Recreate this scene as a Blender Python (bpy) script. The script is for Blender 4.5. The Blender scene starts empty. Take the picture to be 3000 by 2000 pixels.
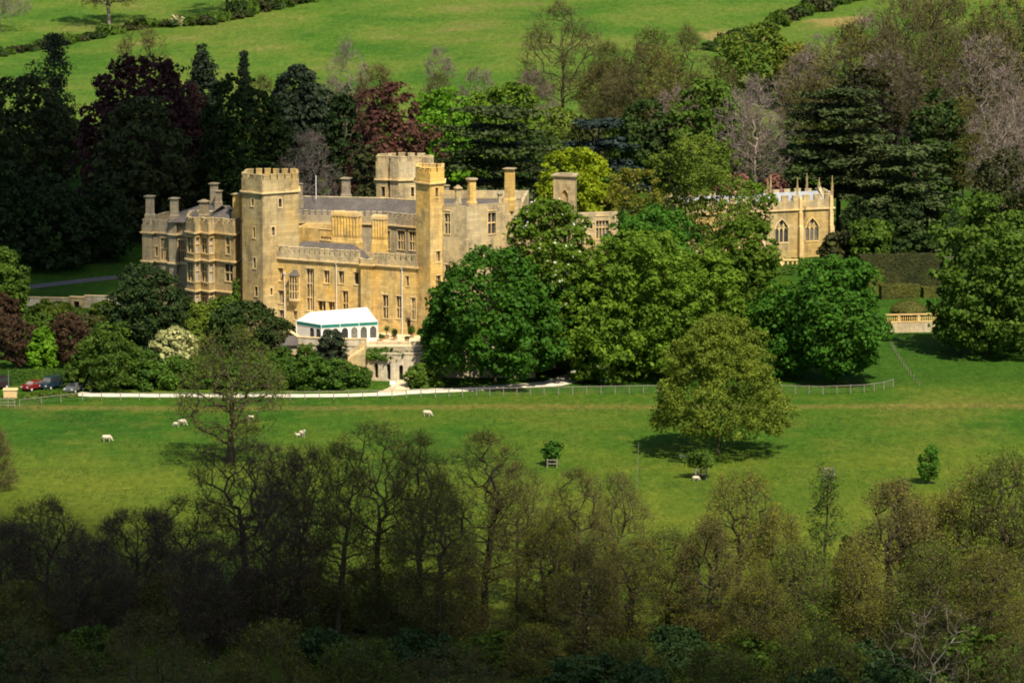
import bpy, bmesh, math, random
import numpy as np
from mathutils import Vector, Matrix
R = math.radians
sc = bpy.context.scene
col = sc.collection

# ------------------------------------------------------------------ camera
CAMP = (0.0, -700.0, 117.0)
PITCH = R(8.87)
FV, CX, CY = 10854.0, 1176.0, 784.0          # measuring grid of 2352 x 1568
cam_d = bpy.data.cameras.new('Camera')
cam_d.sensor_fit = 'HORIZONTAL'
cam_d.angle_x = 2 * math.atan(CX / FV)
cam_d.clip_start = 1.0
cam_d.clip_end = 9000.0
cam = bpy.data.objects.new('Camera', cam_d)
cam.location = CAMP
cam.rotation_euler = (R(90) - PITCH, 0, 0)
col.objects.link(cam)
sc.camera = cam

# ------------------------------------------------------------------ light
SUN_EL, SUN_AZ = R(53), R(24)                # azimuth: to the right of the direction back to the camera
SDIR = Vector((math.sin(SUN_AZ) * math.cos(SUN_EL), -math.cos(SUN_AZ) * math.cos(SUN_EL), math.sin(SUN_EL)))
world = bpy.data.worlds.new('World')
sc.world = world
world.use_nodes = True
wn = world.node_tree
sky = wn.nodes.new('ShaderNodeTexSky')
sky.sky_type = 'NISHITA'
sky.sun_disc = False
sky.sun_elevation = SUN_EL
sky.sun_rotation = math.atan2(SDIR.x, SDIR.y)
sky.altitude = 100
sky.dust_density = 1.5
wn.links.new(sky.outputs[0], wn.nodes['Background'].inputs[0])
wn.nodes['Background'].inputs[1].default_value = 0.072
sun_d = bpy.data.lights.new('Sun', 'SUN')
sun_d.energy = 4.6
sun_d.angle = R(0.55)
sun_d.color = (1.0, 0.90, 0.72)
sun = bpy.data.objects.new('Sun', sun_d)
sun.rotation_euler = (-SDIR).to_track_quat('-Z', 'Y').to_euler()
sun.location = (200, -400, 400)
col.objects.link(sun)
sc.view_settings.view_transform = 'Standard'
sc.view_settings.look = 'None'
sc.view_settings.exposure = 0.72
sc.view_settings.gamma = 1.0
sc.view_settings.use_curve_mapping = False
sc.cycles.max_bounces = 5
sc.cycles.diffuse_bounces = 2
sc.cycles.glossy_bounces = 2
sc.cycles.transmission_bounces = 3
sc.cycles.transparent_max_bounces = 6
sc.cycles.use_denoising = True
sc.cycles.denoiser = 'OPENIMAGEDENOISE'
sc.cycles.filter_width = 1.9

# ------------------------------------------------------------------ measuring helpers
CP, SP = math.cos(PITCH), math.sin(PITCH)
def ray(vx, vy):
    dx, dy = (vx - CX) / FV, (CY - vy) / FV
    return (dx, CP + dy * SP, -SP + dy * CP)
def at(vx, vy, Y):
    d = ray(vx, vy)
    t = (Y - CAMP[1]) / d[1]
    return Vector((d[0] * t, Y, CAMP[2] + d[2] * t))
def ZV(vy, Y):
    return at(CX, vy, Y).z
def depth(Y, z=0.0):
    return (Y - CAMP[1]) * CP + (CAMP[2] - z) * SP
def XV(vx, Y, z=0.0):
    return (vx - CX) / FV * depth(Y, z)
def SCL(Y, z=0.0):
    return FV / depth(Y, z)

def ss(a, b, x):
    t = np.clip((np.asarray(x, float) - a) / (b - a), 0, 1)
    return t * t * (3 - 2 * t)
def G(X, Y):
    """height of the ground"""
    X = np.asarray(X, float); Y = np.asarray(Y, float)
    front = np.interp(-Y, [-2000, 205, 235, 300, 705, 900], [0, 0, 2.5, 14, 112, 120])
    rgt = ss(34, 46, X)
    rise = (1 - rgt) * 4.4 * ss(8, 52, Y) + rgt * (1.2 * ss(5, 48, Y) + 3.0 * ss(52.0, 54.5, Y))
    far = np.interp(Y, [60, 130, 250, 330, 450, 900, 1500, 3000], [0, 2, 6, 10.5, 18.5, 70, 110, 130])
    und = (0.35 * np.sin(X / 31.0 + Y / 47.0) + 0.22 * np.sin(X / 13.0 - Y / 29.0 + 1.3)) * (0.4 + 0.6 * ss(-10, -60, Y) + 1.8 * ss(230, 330, Y))
    und = und * (1 - 0.8 * ss(5, 15, Y) * (1 - ss(70, 100, Y)))
    tilt = 0.018 * X * ss(260, 420, Y)
    return front + rise + far + und + tilt - 0.3 * ss(-20, -120, Y)
def g1(x, y):
    return float(G(x, y))
def gp(vx, Y):
    """ground point seen in column vx at depth Y"""
    z = 0.0
    for _ in range(3):
        x = XV(vx, Y, z); z = g1(x, Y)
    return Vector((x, Y, z))

# ------------------------------------------------------------------ object helpers
def link(o):
    col.objects.link(o); return o
def tag(o, label=None, cat=None, group=None, kind=None):
    if label: o['label'] = label
    if cat: o['category'] = cat
    if group: o['group'] = group
    if kind: o['kind'] = kind
    return o
def empty(name, loc, label=None, cat=None, group=None):
    o = link(bpy.data.objects.new(name, None))
    o.location = loc
    o.empty_display_size = 0.5
    return tag(o, label, cat, group)
def adopt(o, parent, world_mesh=True):
    o.parent = parent
    if world_mesh and parent is not None and parent.type == 'EMPTY':
        o.matrix_parent_inverse = Matrix.Translation(-Vector(parent.location))
    return o
def npmesh(name, V, groups, mats, smooth=False):
    """groups: list of (faces array (m,k), material index)"""
    me = bpy.data.meshes.new(name)
    V = np.asarray(V, np.float32)
    me.vertices.add(len(V)); me.vertices.foreach_set('co', V.ravel())
    loops = []; starts = []; mi = []; off = 0
    for F, m in groups:
        F = np.asarray(F, np.int32)
        if F.size == 0: continue
        k = F.shape[1]
        loops.append(F.ravel()); starts.append(off + np.arange(len(F)) * k); off += F.size
        mi.append(np.full(len(F), m, np.int32))
    loops = np.concatenate(loops); starts = np.concatenate(starts); mi = np.concatenate(mi)
    me.loops.add(len(loops)); me.loops.foreach_set('vertex_index', loops)
    me.polygons.add(len(starts)); me.polygons.foreach_set('loop_start', starts.astype(np.int32))
    me.polygons.foreach_set('material_index', mi)
    if smooth: me.polygons.foreach_set('use_smooth', np.ones(len(starts), bool))
    for m in mats: me.materials.append(m)
    me.update(calc_edges=True); me.validate()
    return me

class MB:
    """collects polygons; build() links them as one mesh object"""
    def __init__(s): s.v = []; s.f = []; s.m = []
    def poly(s, pts, m=0):
        i = len(s.v); s.v += [tuple(p) for p in pts]; s.f.append(tuple(range(i, i + len(pts)))); s.m.append(m)
    def hexa(s, b, t, m=0):
        """prism from bottom ring b and top ring t (same count, CCW seen from above)"""
        n = len(b); i = len(s.v); s.v += [tuple(p) for p in b] + [tuple(p) for p in t]
        s.f.append(tuple(i + k for k in range(n - 1, -1, -1))); s.m.append(m)
        s.f.append(tuple(i + n + k for k in range(n))); s.m.append(m)
        for k in range(n):
            k2 = (k + 1) % n
            s.f.append((i + k, i + k2, i + n + k2, i + n + k)); s.m.append(m)
    def box(s, x0, x1, y0, y1, z0, z1, m=0):
        s.hexa([(x0, y0, z0), (x1, y0, z0), (x1, y1, z0), (x0, y1, z0)], [(x0, y0, z1), (x1, y0, z1), (x1, y1, z1), (x0, y1, z1)], m)
    def ngon(s, c, r, n, z0, z1, r1=None, ph=0.0, m=0, sx=1, sy=1):
        r1 = r if r1 is None else r1
        a = [ph + 2 * math.pi * k / n for k in range(n)]
        s.hexa([(c[0] + math.cos(t) * r * sx, c[1] + math.sin(t) * r * sy, z0) for t in a],
               [(c[0] + math.cos(t) * r1 * sx, c[1] + math.sin(t) * r1 * sy, z1) for t in a], m)
    def bar(s, p, q, r, n=6, r1=None, m=0):
        p, q = Vector(p), Vector(q); d = (q - p).normalized()
        u = d.cross(Vector((0, 0, 1))) if abs(d.z) < .95 else d.cross(Vector((1, 0, 0)))
        u.normalize(); w = d.cross(u); r1 = r if r1 is None else r1
        a = [2 * math.pi * k / n for k in range(n)]
        s.hexa([p + (u * math.cos(t) + w * math.sin(t)) * r for t in a], [q + (u * math.cos(t) + w * math.sin(t)) * r1 for t in a], m)
    def build(s, name, mats, parent=None, smooth=False):
        me = bpy.data.meshes.new(name)
        me.from_pydata(s.v, [], s.f)
        for x in (mats if isinstance(mats, (list, tuple)) else [mats]): me.materials.append(x)
        if any(s.m): me.polygons.foreach_set('material_index', s.m)
        if smooth: me.polygons.foreach_set('use_smooth', [True] * len(s.f))
        me.update()
        o = link(bpy.data.objects.new(name, me))
        if parent is not None: adopt(o, parent)
        return o

# ------------------------------------------------------------------ materials
def newmat(name):
    m = bpy.data.materials.new(name); m.use_nodes = True
    nt = m.node_tree; b = nt.nodes['Principled BSDF']
    return m, nt, b
def node(nt, t, **kw):
    n = nt.nodes.new(t)
    for k, v in kw.items(): setattr(n, k, v)
    return n
def ramp(nt, fac, stops):
    r = node(nt, 'ShaderNodeValToRGB')
    e = r.color_ramp.elements
    while len(e) < len(stops): e.new(0.5)
    for i, (p, c) in enumerate(stops):
        e[i].position = p; e[i].color = (*c, 1)
    nt.links.new(fac, r.inputs[0]); return r.outputs[0]
def noise(nt, vec, scale, detail=4, rough=.6, scl3=None):
    if scl3:
        mp = node(nt, 'ShaderNodeMapping'); mp.inputs['Scale'].default_value = scl3
        nt.links.new(vec, mp.inputs[0]); vec = mp.outputs[0]
    n = node(nt, 'ShaderNodeTexNoise'); n.inputs['Scale'].default_value = scale
    n.inputs['Detail'].default_value = detail; n.inputs['Roughness'].default_value = rough
    nt.links.new(vec, n.inputs['Vector']); return n.outputs[0]
def mix(nt, fac, a, b, mode='MIX'):
    m = node(nt, 'ShaderNodeMix', data_type='RGBA', blend_type=mode)
    if isinstance(fac, (int, float)): m.inputs[0].default_value = fac
    else: nt.links.new(fac, m.inputs[0])
    for i, x in ((6, a), (7, b)):
        if isinstance(x, tuple): m.inputs[i].default_value = (*x, 1)
        else: nt.links.new(x, m.inputs[i])
    return m.outputs[2]
def mapr(nt, x, a, b, c=0., d=1.):
    m = node(nt, 'ShaderNodeMapRange'); nt.links.new(x, m.inputs[0])
    for i, v in enumerate((a, b, c, d)): m.inputs[i + 1].default_value = v
    return m.outputs[0]
def math_(nt, op, a, b=None):
    m = node(nt, 'ShaderNodeMath', operation=op)
    for i, x in enumerate((a, b)):
        if x is None: continue
        if isinstance(x, (int, float)): m.inputs[i].default_value = x
        else: nt.links.new(x, m.inputs[i])
    return m.outputs[0]
def posn(nt):
    return node(nt, 'ShaderNodeNewGeometry').outputs['Position']
def bump(nt, b, h, strength=.4, dist=.05):
    n = node(nt, 'ShaderNodeBump'); n.inputs['Strength'].default_value = strength; n.inputs['Distance'].default_value = dist
    nt.links.new(h, n.inputs['Height']); nt.links.new(n.outputs[0], b.inputs['Normal'])

def plain(name, c, rough=.7, metal=0., vary=.12, scale=3.0):
    m, nt, b = newmat(name)
    n = noise(nt, posn(nt), scale, 5)
    lo = tuple(x * (1 - vary) for x in c); hi = tuple(min(1, x * (1 + vary)) for x in c)
    nt.links.new(ramp(nt, n, [(.35, lo), (.65, hi)]), b.inputs['Base Color'])
    b.inputs['Roughness'].default_value = rough; b.inputs['Metallic'].default_value = metal
    return m

def stone(name, warm, pale, dark, dmix=.5, course=.42, warm_bias=0.0):
    """coursed limestone: big weathered patches, block joints, lichen specks"""
    m, nt, b = newmat(name)
    P = posn(nt)
    sep = node(nt, 'ShaderNodeSeparateXYZ'); nt.links.new(P, sep.inputs[0])
    u = math_(nt, 'ADD', math_(nt, 'MULTIPLY', sep.outputs[0], .83), math_(nt, 'MULTIPLY', sep.outputs[1], -.56))
    cmb = node(nt, 'ShaderNodeCombineXYZ'); nt.links.new(u, cmb.inputs[0]); nt.links.new(sep.outputs[2], cmb.inputs[1])
    br = node(nt, 'ShaderNodeTexBrick'); nt.links.new(cmb.outputs[0], br.inputs[0])
    br.inputs['Color1'].default_value = (.55, .53, .50, 1); br.inputs['Color2'].default_value = (1.18, 1.14, 1.05, 1); br.inputs['Mortar'].default_value = (.66, .63, .58, 1)
    br.inputs['Scale'].default_value = 1.0; br.inputs['Mortar Size'].default_value = .018; br.inputs['Brick Width'].default_value = course * 2.1
    br.inputs['Row Height'].default_value = course; br.inputs['Bias'].default_value = .2
    big = noise(nt, P, .11, 5, .62)
    mid = noise(nt, P, .6, 5, .65, (1, 1, .45))
    fine = noise(nt, P, 1.6, 4, .6)
    c = mix(nt, mapr(nt, big, .38 + warm_bias, .62 + warm_bias), warm, pale)
    c = mix(nt, mapr(nt, mid, .47, .66, 0, dmix), c, dark)
    c = mix(nt, mapr(nt, fine, .55, .70, 0, .6), c, tuple(min(1, x * 1.25) for x in pale))
    c = mix(nt, .52, c, br.outputs[0], 'MULTIPLY')
    streak = noise(nt, P, 1.0, 4, .6, (2.2, 2.2, .12))
    c = mix(nt, mapr(nt, streak, .50, .72, 0, .5), c, dark)
    nt.links.new(c, b.inputs['Base Color'])
    b.inputs['Roughness'].default_value = .9; b.inputs['Specular IOR Level'].default_value = .15
    bump(nt, b, math_(nt, 'ADD', br.outputs[1], fine), .5, .06)
    return m

def leafmat(name, c, var=.35, trans=.3, hue=(0, 0, 0), rough=.65, spec=.12):
    """c: mean colour; hue: what is added on the yellow side"""
    m, nt, b = newmat(name)
    g = node(nt, 'ShaderNodeNewGeometry')
    rnd = g.outputs['Random Per Island']
    lo = tuple(x * (1 - var) for x in c); hi = tuple(min(1, x * (1 + var) + h) for x, h in zip(c, hue))
    cc = ramp(nt, rnd, [(0, lo), (.5, c), (1, hi)])
    n = noise(nt, g.outputs['Position'], .35, 3)
    cc = mix(nt, mapr(nt, n, .3, .7), mix(nt, 1.0, cc, (.62, .70, .72), 'MULTIPLY'), mix(nt, .6, cc, tuple(min(1, x * 1.45 + h) for x, h in zip(c, hue))))
    oi = node(nt, 'ShaderNodeObjectInfo')
    hs = node(nt, 'ShaderNodeHueSaturation'); nt.links.new(cc, hs.inputs['Color'])
    nt.links.new(mapr(nt, oi.outputs['Random'], 0, 1, .85, 1.15), hs.inputs['Value'])
    cc = hs.outputs[0]
    nt.links.new(cc, b.inputs['Base Color'])
    b.inputs['Roughness'].default_value = rough; b.inputs['Specular IOR Level'].default_value = spec
    tr = node(nt, 'ShaderNodeBsdfTranslucent'); nt.links.new(mix(nt, .35, cc, (c[0] * 1.5, c[1] * 1.4, c[2] * .6)), tr.inputs[0])
    ms = node(nt, 'ShaderNodeMixShader'); ms.inputs[0].default_value = trans
    nt.links.new(b.outputs[0], ms.inputs[1]); nt.links.new(tr.outputs[0], ms.inputs[2])
    nt.links.new(ms.outputs[0], nt.nodes['Material Output'].inputs[0])
    return m

M = {}
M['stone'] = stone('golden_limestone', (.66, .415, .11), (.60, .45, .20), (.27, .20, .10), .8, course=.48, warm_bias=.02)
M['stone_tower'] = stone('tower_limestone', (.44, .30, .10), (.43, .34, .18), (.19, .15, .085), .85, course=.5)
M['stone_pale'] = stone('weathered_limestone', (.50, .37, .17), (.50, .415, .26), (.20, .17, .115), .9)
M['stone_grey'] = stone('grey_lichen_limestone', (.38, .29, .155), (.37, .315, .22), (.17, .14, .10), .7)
M['stone_dress'] = stone('dressed_limestone', (.66, .45, .18), (.68, .54, .30), (.36, .27, .15), .35, course=.6)
M['stone_wall'] = stone('rubble_limestone', (.50, .40, .25), (.56, .50, .38), (.22, .19, .14), .6, course=.22)
M['slate'] = None
m_, nt, b = newmat('stone_slate')
P = posn(nt)
n1 = noise(nt, P, .5, 5); n2 = noise(nt, P, 3.5, 4, .7)
c = ramp(nt, n1, [(.3, (.055, .047, .044)), (.55, (.085, .073, .066)), (.75, (.13, .112, .09))])
c = mix(nt, mapr(nt, n2, .45, .75, 0, .6), c, (.19, .16, .12))
nt.links.new(c, b.inputs['Base Color']); b.inputs['Roughness'].default_value = .85
bump(nt, b, n2, .6, .08); M['slate'] = m_
M['lead'] = plain('lead_roof', (.30, .31, .33), .5, 0, .15, 1.2)
m_, nt, b = newmat('old_window_glass')
oi = node(nt, 'ShaderNodeObjectInfo'); gn = noise(nt, posn(nt), 1.4, 3)
rv = math_(nt, 'ADD', math_(nt, 'MULTIPLY', oi.outputs['Random'], .75), math_(nt, 'MULTIPLY', gn, .4))
nt.links.new(ramp(nt, rv, [(.1, (.015, .016, .018)), (.6, (.04, .042, .045)), (.85, (.12, .115, .10)), (1, (.26, .24, .20))]), b.inputs['Base Color'])  # per-window reflections put into the base colour as random lighter tones
b.inputs['Roughness'].default_value = .14; M['glass'] = m_
M['glass_pale'] = plain('pale_window_glass', (.42, .40, .36), .3, 0, .2, .8)  # pale colour stands in for light reflected by the bay side panes
M['pipe'] = plain('pale_painted_pipe', (.62, .60, .56), .5)
M['dark'] = plain('dark_interior', (.02, .018, .016), .9)
m_, nt, b = newmat('pale_gravel')
n1 = noise(nt, posn(nt), .9, 5, .7); n2 = noise(nt, posn(nt), .25, 4, .6)
c = ramp(nt, n1, [(.3, (.46, .40, .29)), (.5, (.64, .58, .46)), (.7, (.72, .67, .56))])
c = mix(nt, mapr(nt, n2, .58, .72, 0, .55), c, (.36, .32, .18))
nt.links.new(c, b.inputs['Base Color']); b.inputs['Roughness'].default_value = .95
M['gravel'] = m_
M['paving'] = plain('terrace_paving', (.60, .48, .30), .9, 0, .2, 1.2)
M['tarmac'] = plain('grey_path', (.085, .082, .078), .9, 0, .2, .6)
M['wood'] = plain('weathered_fence_wood', (.21, .185, .145), .85, 0, .25, 4)
M['wood_new'] = plain('sawn_timber', (.60, .42, .20), .8, 0, .2, 4)
M['canvas'] = plain('white_canvas', (.72, .70, .63), .6, 0, .04, 1.0)
M['valance'] = plain('teal_canvas', (.01, .16, .13), .6, 0, .15, 2.0)
M['wool'] = plain('sheep_wool', (.50, .43, .31), .95, 0, .15, 9)
M['hoof'] = plain('sheep_face', (.50, .44, .34), .9, 0, .2, 9)
M['white'] = plain('white_paint', (.78, .77, .74), .5, 0, .05)
M['tyre'] = plain('black_rubber', (.02, .02, .02), .8)
M['chrome'] = plain('lamp_lens', (.6, .6, .6), .2)
M['iron'] = plain('black_iron', (.03, .03, .03), .6)
M['terracotta'] = plain('terracotta_pot', (.42, .26, .14), .85)

def barkmat(name, c):
    m, nt, b = newmat(name)
    n = noise(nt, posn(nt), 2.2, 5, .7, (1, 1, .25))
    nt.links.new(ramp(nt, n, [(.3, tuple(x * .55 for x in c)), (.5, c), (.72, tuple(x * 1.6 for x in c))]), b.inputs['Base Color'])
    b.inputs['Roughness'].default_value = .95; b.inputs['Specular IOR Level'].default_value = .1
    return m
M['bark'] = barkmat('dark_bark', (.058, .047, .030))
M['bark_grey'] = barkmat('grey_bark', (.17, .145, .12))
M['bark_pale'] = barkmat('pale_bark', (.27, .22, .17))
M['twig'] = barkmat('brown_twigs', (.088, .078, .032))
M['twig_grey'] = barkmat('grey_twigs', (.17, .135, .115))
M['twig_dark'] = barkmat('dark_twigs', (.060, .045, .036))

L = {}
L['maple'] = leafmat('maple_leaves', (.038, .102, .010), .24, .3, (.02, .05, 0))
L['chestnut'] = leafmat('chestnut_leaves', (.074, .132, .011), .24, .32, (.04, .05, .0))
L['bright'] = leafmat('bright_green_leaves', (.085, .200, .012), .3, .35, (.05, .06, 0))
L['lime'] = leafmat('lime_yellow_leaves', (.200, .270, .010), .25, .35, (.08, .06, 0))
L['oak'] = leafmat('young_oak_leaves', (.100, .140, .016), .22, .3, (.05, .04, 0))
L['olive'] = leafmat('olive_budding_leaves', (.150, .155, .020), .35, .3, (.05, .03, 0))
L['oliveg'] = leafmat('green_budding_leaves', (.088, .135, .016), .35, .3, (.04, .03, 0))
L['brown'] = leafmat('brown_buds', (.104, .100, .026), .4, .25, (.05, .02, 0))
L['copper'] = leafmat('copper_beech_leaves', (.082, .034, .026), .4, .25, (.04, .02, .008))
L['purple'] = leafmat('dark_purple_leaves', (.050, .024, .022), .4, .2, (.02, .0, .003), .7, .1)
L['brownleaf'] = leafmat('brown_purple_leaves', (.050, .030, .018), .4, .2, (.025, .01, .002), .7, .1)
L['beechdk'] = leafmat('very_dark_beech_leaves', (.034, .044, .016), .4, .2, (.016, .012, 0), .7, .1)
L['dark'] = leafmat('dark_evergreen_leaves', (.022, .040, .010), .4, .15, (.014, .02, 0), .7, .1)
L['vdark'] = leafmat('yew_leaves', (.020, .036, .011), .4, .12, (.008, .01, 0), .7, .08)
L['yew'] = leafmat('brown_yew_leaves', (.030, .038, .014), .4, .15, (.03, .02, 0))
L['mid'] = leafmat('mid_green_leaves', (.052, .100, .012), .26, .28, (.03, .03, 0))
L['cedar'] = leafmat('cedar_needles', (.038, .056, .020), .4, .1, (.034, .036, .006), .7, .1)
L['cedarblue'] = leafmat('blue_cedar_needles', (.026, .042, .036), .4, .1, (.012, .016, .012))
L['pine'] = leafmat('pine_needles', (.026, .038, .020), .4, .1, (.016, .018, .008), .7, .1)
L['pale'] = leafmat('pale_grey_green_leaves', (.13, .16, .06), .35, .3, (.05, .05, .02))
L['blossom'] = leafmat('cream_blossom', (.30, .29, .10), .35, .2, (.1, .1, .08))
L['white'] = leafmat('white_blossom', (.55, .52, .42), .25, .2, (.1, .1, .1))
L['hedge'] = leafmat('clipped_hedge_leaves', (.042, .092, .012), .35, .25, (.03, .04, 0))
L['topiary'] = leafmat('clipped_yew_leaves', (.068, .074, .018), .35, .15, (.05, .04, 0))
L['redcreeper'] = leafmat('red_creeper_leaves', (.16, .075, .05), .4, .2, (.06, .02, .02))
L['rough'] = leafmat('rough_grass_blades', (.055, .085, .018), .5, .25, (.05, .04, .01))
L['bramble'] = leafmat('bramble_leaves', (.035, .075, .020), .45, .25, (.03, .03, .01))
L['straw'] = leafmat('dry_grass_blades', (.26, .20, .085), .35, .2, (.08, .06, .03))

# ------------------------------------------------------------------ the ground
def ground_material():
    m, nt, b = newmat('meadow_grass')
    P = posn(nt)
    sep = node(nt, 'ShaderNodeSeparateXYZ'); nt.links.new(P, sep.inputs[0])
    X, Y = sep.outputs[0], sep.outputs[1]
    big = noise(nt, P, .022, 5, .6)
    mid = noise(nt, P, .14, 5, .65)
    fine = noise(nt, P, 1.3, 5, .75)
    streak = noise(nt, P, .045, 6, .62, (.8, 1.0, 1)); grain = noise(nt, P, .55, 6, .8); blade = noise(nt, P, 3.2, 3, .8)
    c = ramp(nt, big, [(.36, (.028, .090, .009)), (.47, (.042, .112, .010)), (.57, (.070, .130, .013)), (.68, (.110, .142, .020))])
    c = mix(nt, mapr(nt, streak, .45, .7, 0, .55), c, (.042, .105, .008))
    c = mix(nt, mapr(nt, mid, .50, .72, 0, .55), c, (.140, .160, .024))
    # drier, yellower grass on the near half of the meadow
    dry = math_(nt, 'MULTIPLY', mapr(nt, Y, -35, -70), mapr(nt, big, .36, .60, .30, .85))
    c = mix(nt, dry, c, (.125, .158, .016))
    # the pasture on the hill behind is lighter
    hill = mapr(nt, Y, 235, 260)
    hc = ramp(nt, streak, [(.36, (.048, .125, .013)), (.48, (.085, .155, .020)), (.58, (.115, .165, .026)), (.72, (.17, .175, .05))])
    hc = mix(nt, mapr(nt, mid, .45, .7, 0, .5), hc, (.080, .160, .014))
    c = mix(nt, hill, c, hc)
    # lawns round the castle stay greener
    lawn = math_(nt, 'MULTIPLY', mapr(nt, Y, 4, 10), mapr(nt, Y, 236, 225))
    c = mix(nt, math_(nt, 'MULTIPLY', lawn, .8), c, (.034, .092, .009))
    # woodland floor in the foreground
    wood = mapr(nt, Y, -150, -190, 0, .55)
    c = mix(nt, wood, c, mix(nt, mapr(nt, fine, .35, .65), (.035, .075, .012), (.070, .085, .022)))
    # worn brown edge along the fence
    e = math_(nt, 'ADD', Y, math_(nt, 'MULTIPLY', mid, 5.0))
    worn = math_(nt, 'MULTIPLY', mapr(nt, e, -13.5, -11.0), mapr(nt, e, -7.5, -9.5))
    c = mix(nt, math_(nt, 'MULTIPLY', worn, mapr(nt, fine, .40, .62, .2, .85)), c, (.20, .16, .045))
    c = mix(nt, mapr(nt, fine, .3, .7, 0, .45), c, mix(nt, .5, c, (.13, .17, .03), 'MULTIPLY'))
    c = mix(nt, mapr(nt, grain, .38, .62, .0, .5), c, mix(nt, 1.0, c, (1.55, 1.35, 1.3), 'MULTIPLY'))
    c = mix(nt, mapr(nt, blade, .40, .66, .0, .55), c, mix(nt, 1.0, c, (.48, .55, .6), 'MULTIPLY'))
    dp = []
    for (dx_, dy_, ra_, rb_) in DRY:
        qx = math_(nt, 'DIVIDE', math_(nt, 'SUBTRACT', X, dx_), ra_); qy = math_(nt, 'DIVIDE', math_(nt, 'SUBTRACT', Y, dy_), rb_)
        d2 = math_(nt, 'ADD', math_(nt, 'ADD', math_(nt, 'MULTIPLY', qx, qx), math_(nt, 'MULTIPLY', qy, qy)), math_(nt, 'MULTIPLY', math_(nt, 'SUBTRACT', mid, .5), 2.4))
        c = mix(nt, mapr(nt, d2, 1.0, .35, 0, .8), c, mix(nt, mapr(nt, grain, .35, .65), (.30, .19, .075), (.22, .20, .06)))
    g2 = noise(nt, P, .9, 6, .8, (1.0, .28, 1)); g3 = noise(nt, P, 2.6, 4, .8, (1.0, .22, 1))
    c = mix(nt, mapr(nt, g2, .40, .60, 0, .75), c, mix(nt, 1.0, c, (.56, .66, .6), 'MULTIPLY'))
    c = mix(nt, mapr(nt, g3, .44, .62, 0, .7), c, mix(nt, 1.0, c, (1.55, 1.30, 1.6), 'MULTIPLY'))
    # molehills and thistle tufts
    v = node(nt, 'ShaderNodeTexVoronoi'); v.inputs['Scale'].default_value = .09; nt.links.new(P, v.inputs['Vector'])
    c = mix(nt, mapr(nt, v.outputs[0], .055, .03, 0, .8), c, (.025, .060, .010))
    nt.links.new(c, b.inputs['Base Color'])
    b.inputs['Roughness'].default_value = .95; b.inputs['Specular IOR Level'].default_value = .05
    bump(nt, b, math_(nt, 'ADD', fine, math_(nt, 'MULTIPLY', mid, 2.0)), .9, .35)
    return m
def gxy(vx, vy):
    """ground point under a picture point (for laying out): march along the ray"""
    d = ray(vx, vy); t = 400.0
    while t < 2500:
        p = [CAMP[i] + d[i] * t for i in range(3)]
        if p[2] < g1(p[0], p[1]): break
        t += 1.0
    return (p[0], p[1])
DRY = [(*gxy(1690, 84), 10, 13), (*gxy(1930, 50), 8, 9)]
M['grass'] = ground_material()
xs = np.unique(np.round(np.concatenate([np.linspace(-2600, -140, 26), np.arange(-140, 140.1, 4.0), np.linspace(140, 2600, 26)]), 3))
ys = np.unique(np.round(np.concatenate([np.arange(-900, -240, 12), np.arange(-240, 132, 4.0), np.arange(132, 520, 8), np.linspace(520, 3000, 40)]), 3))
XX, YY = np.meshgrid(xs, ys)
VV = np.stack([XX.ravel(), YY.ravel(), G(XX, YY).ravel()], 1)
nx = len(xs); ii = (np.arange(len(ys) - 1)[:, None] * nx + np.arange(nx - 1)[None, :]).ravel()
gme = npmesh('ground', VV, [(np.stack([ii, ii + 1, ii + nx + 1, ii + nx], 1), 0)], [M['grass']], True)
tag(link(bpy.data.objects.new('ground', gme)), kind='structure')

def strip(name, pts, w, mat, lift=.06, step=1.0, jit=.0, kind='structure'):
    """a path: pts are ground points (x,y), w the width (or list)"""
    pts = [Vector(p[:2]) for p in pts]
    P = []
    W = w if isinstance(w, (list, tuple)) else [w] * len(pts)
    for i in range(len(pts) - 1):
        n = max(1, int((pts[i + 1] - pts[i]).length / step))
        for k in range(n): P.append((pts[i].lerp(pts[i + 1], k / n), W[i] + (W[i + 1] - W[i]) * k / n))
    P.append((pts[-1], W[-1]))
    rng = random.Random(5); vs = []; fs = []
    for i, (p, ww) in enumerate(P):
        a, c = P[max(0, i - 1)][0], P[min(len(P) - 1, i + 1)][0]
        d = (c - a).normalized(); n = Vector((-d.y, d.x))
        for k in range(5):
            q = p + n * (k / 4 - .5) * ww * (1 + (rng.uniform(-jit, jit) if k in (0, 4) else 0))
            vs.append((q.x, q.y, g1(q.x, q.y) + lift - (.0 if 0 < k < 4 else lift * .6)))
        if i:
            for k in range(4):
                a0 = (i - 1) * 5 + k; fs.append((a0, a0 + 1, a0 + 6, a0 + 5))
    me = npmesh(name, vs, [(np.array(fs), 0)], [mat], True)
    return tag(link(bpy.data.objects.new(name, me)), kind=kind)

strip('gravel_road', [gxy(*q) for q in ((178, 905), (215, 909.5), (400, 910.5), (640, 910), (800, 908.5), (900, 906), (960, 901), (1060, 896), (1190, 888), (1270, 881), (1320, 868), (1370, 850))], [3.2, 2.9, 2.7, 2.7, 2.7, 3.0, 4.0, 3.6, 3.6, 4.6, 5, 4], M['gravel'], .07, 1.0, .06)
strip('gate_path', [gxy(*q) for q in ((905, 903), (915, 893), (925, 880), (930, 873))], [5.0, 3.2, 2.2, 1.6], M['paving'], .10, .6, .05)
strip('garden_path', [gxy(*q) for q in ((40, 664), (120, 655), (200, 645), (300, 634), (380, 628))], 3.4, M['tarmac'], .07)
strip('sports_court', [gxy(*q) for q in ((2150, 395), (2230, 392))], 5.0, M['grass'], .07)

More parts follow.
